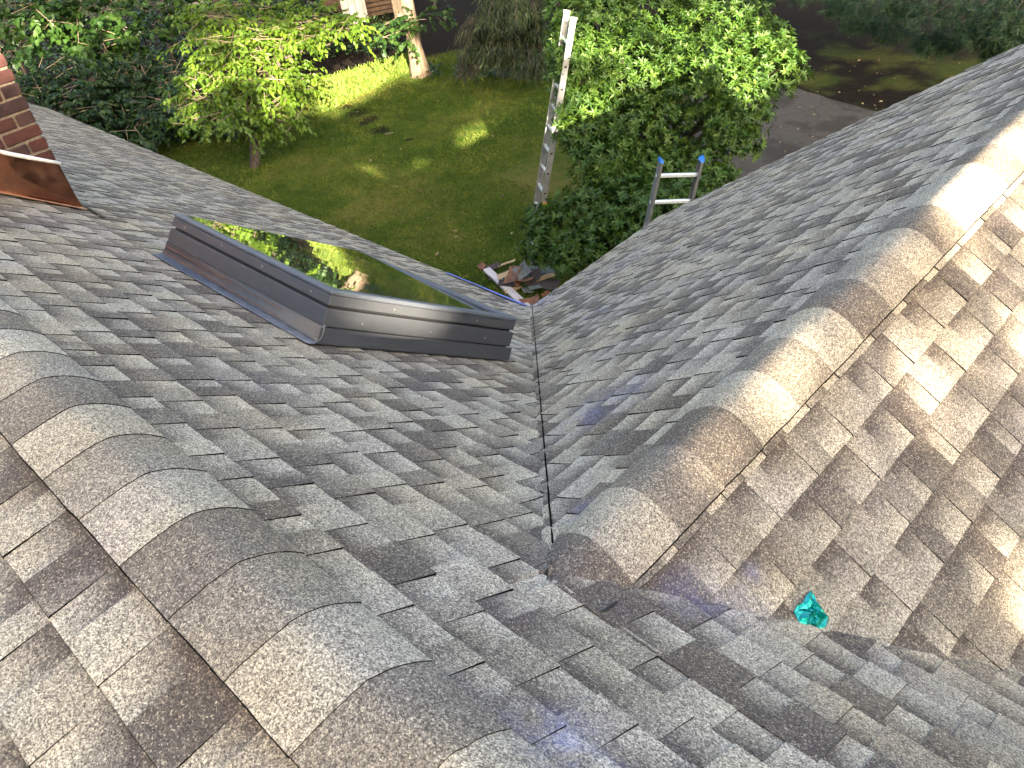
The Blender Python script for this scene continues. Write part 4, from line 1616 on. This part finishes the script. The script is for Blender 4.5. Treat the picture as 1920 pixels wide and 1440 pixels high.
# fallen sticks
for lb, a, b, r in (('thin bare stick lying on the lawn near the bare soil patch', (722, 252), (738, 248), 0.012), ('pale stick lying on the driveway edge by the evergreen tree', (1368, 288), (1386, 281), 0.016)):
    p, q = ground_at(*a, GZ + 0.06), ground_at(*b, GZ + 0.06)
    o = G().tube(curve(p, q, 5, 0.02, 0.03), [r, r, r * 0.9, r * 0.7, r * 0.4], 6).out('stick', MT['twig'], None, smooth=True)
    tag(o, lb, 'stick')

# ------------------------------------------------------------------ ladders
MT['alu'] = simple_mat('dull_aluminium', (0.46, 0.46, 0.46), 0.42, 0.75, var=0.2, scale=12)
MT['alu_pale'] = simple_mat('bright_aluminium_rung', (0.66, 0.66, 0.65), 0.45, 0.35, var=0.08, scale=20)
MT['alu_dark'] = simple_mat('grey_fibre_rail', (0.17, 0.165, 0.16), 0.5, 0.3, var=0.2, scale=10)
MT['blue_cap'] = simple_mat('blue_plastic', (0.01, 0.16, 0.55), 0.4)
MT['hole'] = simple_mat('dark_recess', (0.01, 0.01, 0.01), 0.8)
MT['orange'] = simple_mat('orange_plastic', (0.6, 0.28, 0.03), 0.5)
MT['sticker'] = simple_mat('dark_rail_sticker', (0.03, 0.03, 0.035), 0.5)


def channel(a, b, inw, out_n, depth, width, t, mat, name, parent):
    """C-section rail from a to b; inw: towards the other rail, out_n: across the ladder's face"""
    g = G()
    a, b = np.asarray(a, float), np.asarray(b, float)
    d = (b - a) / 2
    c = (a + b) / 2
    g.box(c, d, inw * t / 2, out_n * depth / 2)
    for s in (-1, 1):
        g.box(c + out_n * s * (depth / 2 - t / 2) + inw * (width / 2 + t / 2 - 0.0005), d * 0.9995, inw * width / 2, out_n * t / 2)
    return g.out(name, mat, parent)


def rung(a, b, up, fr, w, h, mat, parent):
    g = G()
    prof = [(-0.5, -0.5), (0.5, -0.5), (0.5, 0.25), (0.25, 0.5), (-0.25, 0.5), (-0.5, 0.25)]
    V = [p + fr * x * w + up * y * h for p in (np.asarray(a, float), np.asarray(b, float)) for x, y in prof]
    k = len(prof)
    F = [tuple(range(k))[::-1], tuple(range(k, 2 * k))] + [(i, (i + 1) % k, k + (i + 1) % k, k + i) for i in range(k)]
    return g.add(V, F).out('rung', mat, parent)


# ladder standing against the evergreen tree, seen nearly edge on
A1, B1 = at(1018, 385, 12.9), at(1075, 37, 12.25)            # near rail: low point seen, top
upd = unit(B1 - A1)
foot = A1 + upd * ((GZ + 0.05 - A1[2]) / upd[2])
hcam = unit(np.array([CAM[0] - A1[0], CAM[1] - A1[1], 0]))
hr = np.array([-hcam[1], hcam[0], 0])
if hr @ CR < 0:
    hr = -hr
rd_ = unit(hcam * math.cos(0.16) + hr * math.sin(0.16))      # from far rail to near rail
rd_ = unit(rd_ - upd * (rd_ @ upd))
fc = unit(np.cross(upd, rd_))
wl_ = 0.40
lad = thing('extension_ladder', 'tall aluminium ladder standing against the evergreen tree, its top in sun', 'ladder', foot)
Lt = np.linalg.norm(B1 - foot)
near0, far0 = foot, foot - rd_ * wl_
channel(near0, near0 + upd * Lt, -rd_, fc, 0.085, 0.03, 0.004, MT['alu'], 'rail', lad)
channel(far0, far0 + upd * (Lt + 0.02), rd_, fc, 0.085, 0.03, 0.004, MT['alu'], 'rail', lad)
k = 1
while 0.305 * k < Lt - 0.1:
    q = upd * 0.305 * k
    rung(near0 + q - rd_ * 0.003, far0 + q + rd_ * 0.003, upd, fc, 0.045, 0.034, MT['alu_pale'], lad)
    G().box(near0 + q + rd_ * 0.0035, upd * 0.011, fc * 0.016, rd_ * 0.0014).out('rung_end', MT['hole'], lad)
    k += 1
for q0, ll in ((near0, Lt), (far0, Lt + 0.02)):
    G().box(q0 + upd * (ll + 0.012), upd * 0.02, fc * 0.045, rd_ * 0.019).out('end_cap', MT['white_paint'], lad, bevel=0.006)
    G().box(q0 + upd * 0.0 - np.array([0, 0, 0.03]), upd * 0.03, fc * 0.055, rd_ * 0.03).out('foot', MT['hole'], lad, bevel=0.006)
G().box(near0 + upd * (Lt - 1.55) + rd_ * 0.0032, upd * 0.085, fc * 0.016, rd_ * 0.001).out('sticker', MT['sticker'], lad)
G().box(A1 + upd * 0.03 + rd_ * 0.012, upd * 0.014, fc * 0.05, rd_ * 0.014).out('rung_lock', MT['orange'], lad, bevel=0.003)

# ladder top against the wing eave
PL, PR_ = at(1237, 303, 8.85), at(1317, 301, 9.05)
rdir = unit(PR_ - PL)
wd_ = float((PR_ - PL) @ rdir)
low = at(1211, 430, 9.22)
upd = unit(PL - low)
upd = unit(upd - rdir * (upd @ rdir))
fc = unit(np.cross(rdir, upd))
L2 = (PL[2] - GZ) / upd[2]
f0 = PL - upd * (L2 - 0.04)
lad = thing('roof_ladder', 'ladder with blue rail tips poking up past the wing eave', 'ladder', f0)
channel(f0, PL, rdir, fc, 0.075, 0.028, 0.004, MT['alu_dark'], 'rail', lad)
channel(f0 + rdir * wd_, PL + rdir * wd_, -rdir, fc, 0.075, 0.028, 0.004, MT['alu_dark'], 'rail', lad)
q0 = 0.155
while q0 < L2 - 0.2:
    c0 = PL - upd * q0
    rung(c0 + rdir * 0.003, c0 + rdir * (wd_ - 0.003), upd, fc, 0.036, 0.034, MT['alu_pale'], lad)
    for e_ in (0.0, wd_):
        sg = -1 if e_ == 0 else 1
        G().box(c0 + rdir * (e_ + sg * 0.0035), upd * 0.016, fc * 0.014, rdir * 0.0012).out('rung_end', MT['alu_pale'], lad)
    q0 += 0.305
for e_ in (0.0, wd_):
    g = G()
    c0 = PL + rdir * e_
    sg = 1 if e_ == 0 else -1
    g.add([c0 - rdir * sg * 0.006 - fc * 0.04, c0 - rdir * sg * 0.006 + fc * 0.04, c0 + rdir * sg * 0.034 + fc * 0.04, c0 + rdir * sg * 0.034 - fc * 0.04,
           c0 - rdir * sg * 0.006 - fc * 0.036 + upd * 0.045, c0 - rdir * sg * 0.006 + fc * 0.02 + upd * 0.045, c0 + rdir * sg * 0.026 + fc * 0.02 + upd * 0.022, c0 + rdir * sg * 0.026 - fc * 0.036 + upd * 0.022],
          [(0, 3, 2, 1), (4, 5, 6, 7), (0, 1, 5, 4), (1, 2, 6, 5), (2, 3, 7, 6), (3, 0, 4, 7)])
    g.out('rail_tip', MT['blue_cap'], lad)
    G().box(f0 + rdir * e_ - np.array([0, 0, 0.0]), upd * 0.03, fc * 0.05, rdir * 0.025).out('foot', MT['hole'], lad, bevel=0.006)

# ------------------------------------------------------------------ heap of torn roofing on the lawn
SCR = {
    'brown': simple_mat('torn_brown_felt', (0.060, 0.046, 0.042), 0.9, var=0.3, scale=30),
    'rustc': simple_mat('old_copper_scrap', (0.20, 0.095, 0.050), 0.6, 0.3, var=0.4, scale=18),
    'wood': simple_mat('fresh_broken_wood', (0.42, 0.30, 0.17), 0.8, var=0.2, scale=25),
    'slate': simple_mat('weathered_grey_shingle', (0.15, 0.165, 0.165), 0.9, var=0.3, scale=30),
    'green': simple_mat('mossy_grey_shingle', (0.13, 0.155, 0.13), 0.9, var=0.35, scale=20),
}


def scrap(px, py, zoff, wpx, hpx, rot, tilt, mat, curl, label, name='torn_shingle', group='torn roofing scraps in the heap'):
    c = ground_at(px, py, GZ + 0.02 + zoff)
    sc_ = ((c - CAM) @ CF) / FPX
    w, h = wpx * sc_ / 2, hpx * sc_ * 0.9
    ax = np.array([math.cos(rot), math.sin(rot), math.sin(tilt) * 0.6])
    ax = unit(ax)
    ay = unit(np.array([-math.sin(rot), math.cos(rot), math.sin(tilt)]))
    nn = unit(np.cross(ax, ay))
    nu, nv = 4, 2
    V, F = [], []
    for j in range(nv + 1):
        for i in range(nu + 1):
            u, v = i / nu * 2 - 1, j / nv * 2 - 1
            jx = rng.uniform(-0.14, 0.14) if i in (0, nu) else rng.uniform(-0.04, 0.04)
            jy = rng.uniform(-0.16, 0.16) if j in (0, nv) else 0
            V.append(c + ax * w * (u + jx) + ay * h / 2 * (v + jy) + nn * (curl * (u * u) * w + rng.uniform(-0.006, 0.006)))
    W = nu + 1
    for j in range(nv):
        for i in range(nu):
            F.append((j * W + i, j * W + i + 1, (j + 1) * W + i + 1, (j + 1) * W + i))
    zmin = min(v[2] for v in V)
    if zmin < GZ + 0.012:
        V = [v + np.array([0, 0, GZ + 0.012 - zmin]) for v in V]
    o = mesh(name, V, F, SCR[mat])
    sd = o.modifiers.new('t', 'SOLIDIFY')
    sd.thickness = 0.008
    tag(o, label, 'scrap', group)
    return o


CR_ = math.atan2(CR[1], CR[0])
SP = [
    (1005, 507, 0.16, 70, 34, -0.05, 0.15, 'green', 0.05, 'large mossy grey shingle sheet at the back of the heap'),
    (978, 508, 0.30, 30, 30, 0.5, 0.5, 'slate', 0.1, 'blue grey shingle scrap on top of the heap'),
    (948, 514, 0.22, 34, 16, 0.35, 0.2, 'wood', 0.05, 'pale split wood piece at the left of the heap'),
    (962, 515, 0.26, 26, 40, -0.5, 0.5, 'rustc', 0.25, 'curled orange copper scrap left of the blue grey scrap'),
    (982, 525, 0.22, 36, 20, 0.25, -0.3, 'rustc', 0.2, 'rust coloured copper scrap in the middle of the heap'),
    (970, 522, 0.20, 22, 24, 0.8, 0.6, 'rustc', 0.3, 'bent rusty copper scrap below the curled one'),
    (1003, 515, 0.20, 22, 32, -0.2, 0.4, 'brown', 0.1, 'dark brown felt scrap right of the blue grey scrap'),
    (1022, 519, 0.16, 40, 12, 0.12, 0.2, 'wood', 0.02, 'long pale wood splinter at the right of the heap'),
    (1018, 533, 0.12, 60, 34, -0.35, -0.1, 'brown', 0.05, 'big dark brown shingle at the front right of the heap'),
    (1003, 538, 0.17, 22, 18, 0.3, -0.1, 'green', 0.0, 'pale grey green square scrap on the dark brown shingle'),
    (990, 543, 0.06, 20, 26, 0.2, -0.1, 'green', 0.05, 'grey green shingle corner at the front of the heap'),
    (960, 543, 0.05, 32, 12, 0.45, 0.1, 'wood', 0.1, 'pale wood splinter beside the metal strip'),
    (935, 517, 0.06, 36, 18, 0.15, 0.1, 'brown', 0.05, 'dark shingle scrap under the metal strip'),
    (955, 530, 0.08, 46, 22, -0.3, 0.1, 'brown', 0.05, 'dark felt sheet under the copper scraps'),
    (925, 500, 0.04, 28, 16, 0.4, 0.2, 'brown', 0.15, 'greyish brown shingle scrap left behind the heap'),
    (950, 493, 0.06, 34, 6, 0.35, 0.1, 'wood', 0.0, 'thin wood sliver lying behind the heap'),
    (994, 564, 0.05, 36, 20, 0.05, 0.3, 'rustc', 0.25, 'rusty copper scrap lying nearest the valley'),
    (1025, 553, 0.05, 16, 18, 0.6, 0.4, 'rustc', 0.2, 'small rusty scrap lying by the wing eave'),
    (903, 499, 0.04, 14, 14, 0.6, 0.3, 'rustc', 0.3, 'rusty crumpled scrap at the far end of the metal strip'),
    (1038, 527, 0.08, 26, 14, -0.2, 0.2, 'brown', 0.1, 'brown scrap at the far right of the heap'),
    (1012, 523, 0.12, 26, 20, 0.9, 0.3, 'slate', 0.1, 'grey scrap wedged among the brown shingles'),
    (1030, 512, 0.10, 30, 12, -0.3, 0.3, 'brown', 0.1, 'dark strip under the mossy sheet'),
]
for px, py, zo, w, h, rot, ti, mt_, cu, lb in SP:
    nm = {'wood': 'wood_scrap', 'rustc': 'copper_scrap'}.get(mt_, 'torn_shingle')
    scrap(px, py, zo, w, h, CR_ + rot, ti, mt_, cu, lb, nm)
# long folded strip of drip edge leaning across the heap
a = ground_at(912, 503, GZ + 0.10)
b = ground_at(1000, 585, GZ + 0.05)
dv = unit(b - a)
sd_ = unit(np.cross(dv, np.array([0, 0, 1.0])))
MT['strip'] = simple_mat('pinkish_white_metal', (0.62, 0.55, 0.54), 0.5, 0.1, var=0.08, scale=10)
g = G()
hw_ = 0.055
g.box((a + b) / 2, (b - a) / 2, sd_ * hw_, np.array([0, 0, 0.0025]))
g.box((a + b) / 2 + sd_ * (hw_ + 0.002) - np.array([0, 0, 0.018]), (b - a) / 2 * 0.999, sd_ * 0.0022, np.array([0, 0, 0.020]))
g.box((a + b) / 2 + np.array([0, 0, 0.006]) - sd_ * 0.012, (b - a) / 2 * 0.998, sd_ * 0.004, np.array([0, 0, 0.0034]))
o = g.out('metal_strip', MT['strip'], None)
tag(o, 'long pinkish white folded metal strip lying across the heap', 'strip')

# ------------------------------------------------------------------ open wood shed behind the lawn
b0 = ground_at(690, 58)
shed = thing('wood_shed', 'open shed with pale wall and post, boards stacked inside', 'shed', b0)
MT['shed_wall'] = simple_mat('weathered_white_boards', (0.50, 0.50, 0.47), 0.8, var=0.25, scale=4)
MT['post'] = simple_mat('pale_timber', (0.46, 0.37, 0.25), 0.8, var=0.25, scale=14)
MT['stack'] = simple_mat('stacked_dark_boards', (0.13, 0.085, 0.055), 0.85, var=0.4, scale=10)
wl0, wl1 = ground_at(648, 48), ground_at(683, 46)
back_d = unit(np.array([wl0[0] - CAM[0], wl0[1] - CAM[1], 0]))
side_d = np.array([back_d[1], -back_d[0], 0])
if side_d @ CR < 0:
    side_d = -side_d
wlen = np.linalg.norm(wl1 - wl0)
for i in range(3):
    c0 = wl0 + side_d * (wlen * (i + 0.5) / 3)
    G().box(c0 + np.array([0, 0, 1.2]), side_d * (wlen / 6 - 0.006), back_d * 0.02, np.array([0, 0, 1.2])).out('wall_board', MT['shed_wall'], shed)
G().box(wl0 + side_d * (wlen + 0.05) + np.array([0, 0, 1.2]), side_d * 0.05, back_d * 0.05, np.array([0, 0, 1.2])).out('post', MT['shed_wall'], shed)
pp = ground_at(752, 33)
G().box(pp + np.array([0, 0, 1.2]), side_d * 0.19, back_d * 0.10, np.array([0, 0, 1.25])).out('post', MT['post'], shed, bevel=0.01)
for i in range(9):
    c0 = ground_at(712, 30) + back_d * 0.6 + np.array([0, 0, 0.06 + i * 0.14])
    G().box(c0 + side_d * rng.uniform(-0.05, 0.05), side_d * 0.75, back_d * 0.5, np.array([0, 0, 0.055])).out('stacked_board', MT['stack'], shed)
rc = ground_at(700, 40) + back_d * 0.8 + np.array([0, 0, 2.5])
G().box(rc, side_d * 1.6, back_d * 1.5, np.array([0, 0, 0.06])).out('shed_roof', MT['stack'], shed)
G().box(rc + back_d * 1.4 - np.array([0, 0, 1.3]), side_d * 1.5, back_d * 0.03, np.array([0, 0, 1.22])).out('back_wall', MT['stack'], shed)

# ------------------------------------------------------------------ unseen trees behind the photographer; crowns and gaps shaped to place the sun patches
E_A = np.array([0.541, 0.841, 0.0])
E_B = np.cross(SUN, E_A)
if E_B[2] < 0:
    E_B = -E_B
rs = np.random.default_rng(77)


def gaps():
    H = []                                               # (a, b, ra, rb)

    def seg(p, q, r, n=8):
        for t in np.linspace(0, 1, n):
            H.append((p[0] + (q[0] - p[0]) * t, p[1] + (q[1] - p[1]) * t, r, r))

    def dapple(a, b, ra, rb, n, r0, r1):
        for _ in range(n):
            d = rs.uniform(0, 6.283)
            k_ = math.sqrt(rs.random())
            r = rs.uniform(r0, r1)
            H.append((a + ra * k_ * math.cos(d), b + rb * k_ * math.sin(d), r, r * rs.uniform(0.6, 1.0)))
    seg((2.45, 0.22), (3.7, 0.50), 0.11)                  # far wing ridge
    H.append((1.86, -0.84, 0.09, 0.03))                   # wing slope, low
    H.append((2.75, -0.02, 0.06, 0.03))
    H.append((1.02, -0.18, 0.03, 0.01))
    H.append((1.35, -0.10, 0.05, 0.02))                   # wing ridge, near end
    seg((0.17, 0.09), (0.44, -0.07), 0.04)                 # skylight side
    seg((3.40, 1.45), (3.47, 1.75), 0.03)                   # ladder top
    H.append((5.3, 0.50, 0.50, 0.33))
    H.append((5.95, 0.70, 0.5, 0.30))
    dapple(4.4, 1.05, 1.2, 0.45, 9, 0.06, 0.16)
    dapple(5.2, 1.1, 1.0, 0.4, 8, 0.08, 0.16)
    for t in np.linspace(0, 1, 9):                        # lawn patch
        a = -0.1 + 1.9 * t
        H.append((a, 1.46 + 0.33 * a + 0.46, 0.34, 0.46))
    dapple(-1.2, 2.5, 2.3, 0.9, 26, 0.08, 0.2)            # young tree
    H.append((-1.35, 2.72, 0.35, 0.20))
    H.append((0.9, 2.7, 0.7, 0.32))
    H.append((2.05, 2.30, 0.26, 0.42))                    # tree trunk at the back
    dapple(1.6, 3.4, 1.0, 0.5, 9, 0.15, 0.3)              # shed
    for a, b in ((-6.5, 4.7), (-4.8, 4.55), (-6.95, 3.9), (-6.0, 4.4)):
        dapple(a, b, 0.4, 0.25, 4, 0.14, 0.26)
    return np.array(H)


HG = gaps()
THIN = [(2.15, -0.22, 0.75, 0.24, 0.40), (1.75, -0.68, 0.45, 0.22, 0.36), (1.2, -0.14, 0.35, 0.08, 0.42), (4.6, 1.0, 1.6, 0.7, 0.22),
        (-1.2, 2.5, 2.8, 1.05, 0.13), (4.0, 2.3, 1.3, 0.7, 0.4), (-6.0, 4.3, 1.6, 0.7, 0.35)]
n = 76000
a = rs.uniform(-10.5, 15.5, n)
b = rs.uniform(-2.4, 6.8, n)
ok = np.ones(n, bool)
for ga, gb, ra, rb in HG:
    ok &= ((a - ga) / (ra + 0.10)) ** 2 + ((b - gb) / (rb + 0.10)) ** 2 > 1
for ga, gb, ra, rb, kp in THIN:
    inside = ((a - ga) / ra) ** 2 + ((b - gb) / rb) ** 2 < 1
    ok &= ~(inside & (rs.random(n) > kp))
a, b = a[ok], b[ok]
n = len(a)
wob = 1.2 * np.sin(a * 0.9) + 0.8 * np.sin(b * 1.7 + a)
dep = rs.uniform(19.0, 25.0, n) + wob
P = a[:, None] * E_A + b[:, None] * E_B + dep[:, None] * SUN
nrm = unit(SUN + rs.normal(size=(n, 3)) * 0.55)
D = unit(np.cross(nrm, rs.normal(size=(n, 3))))
P = P - D * 0.13
V, F = leaf_set(P, D, nrm, rs.uniform(0.22, 0.30, n), rs.uniform(0.17, 0.24, n), 0.05)
rv = rs.random(n)
groups = [(-10.5, -5.0), (-5.0, 0.5), (0.5, 5.5), (5.5, 10.5), (10.5, 15.5)]
for gi, (lo, hi) in enumerate(groups):
    idx = np.where((a >= lo) & (a < hi))[0]
    mid = (lo + hi) / 2 - 0.9
    c = mid * E_A + 2.0 * E_B + 22.0 * SUN
    base = np.array([c[0], c[1], GZ])
    t = thing('unseen_yard_tree', 'unseen yard tree behind the photographer, crown shaped to shade the roof', 'tree', base, 'unseen trees behind the photographer')
    vi = (idx[:, None] * 6 + np.arange(6)).ravel()
    Vg = V[vi]
    k_ = np.arange(len(idx))[:, None] * 6
    Fg = np.concatenate([k_ + np.array([[0, 3, 2, 1]]), k_ + np.array([[0, 5, 4, 3]])], 0)
    mesh_np('crown', Vg, Fg, MT['shade_leaf'], t, attrs={'rnd': np.repeat(rv[idx], 6)})
    tips = [P[i] for i in idx[:: max(1, len(idx) // 9)][:9]]
    branches('trunk', base, np.array([base[0], base[1], c[2] - 5.5]), tips, 0.28, MT['bark'], t, 0.006, 5, 0.07)
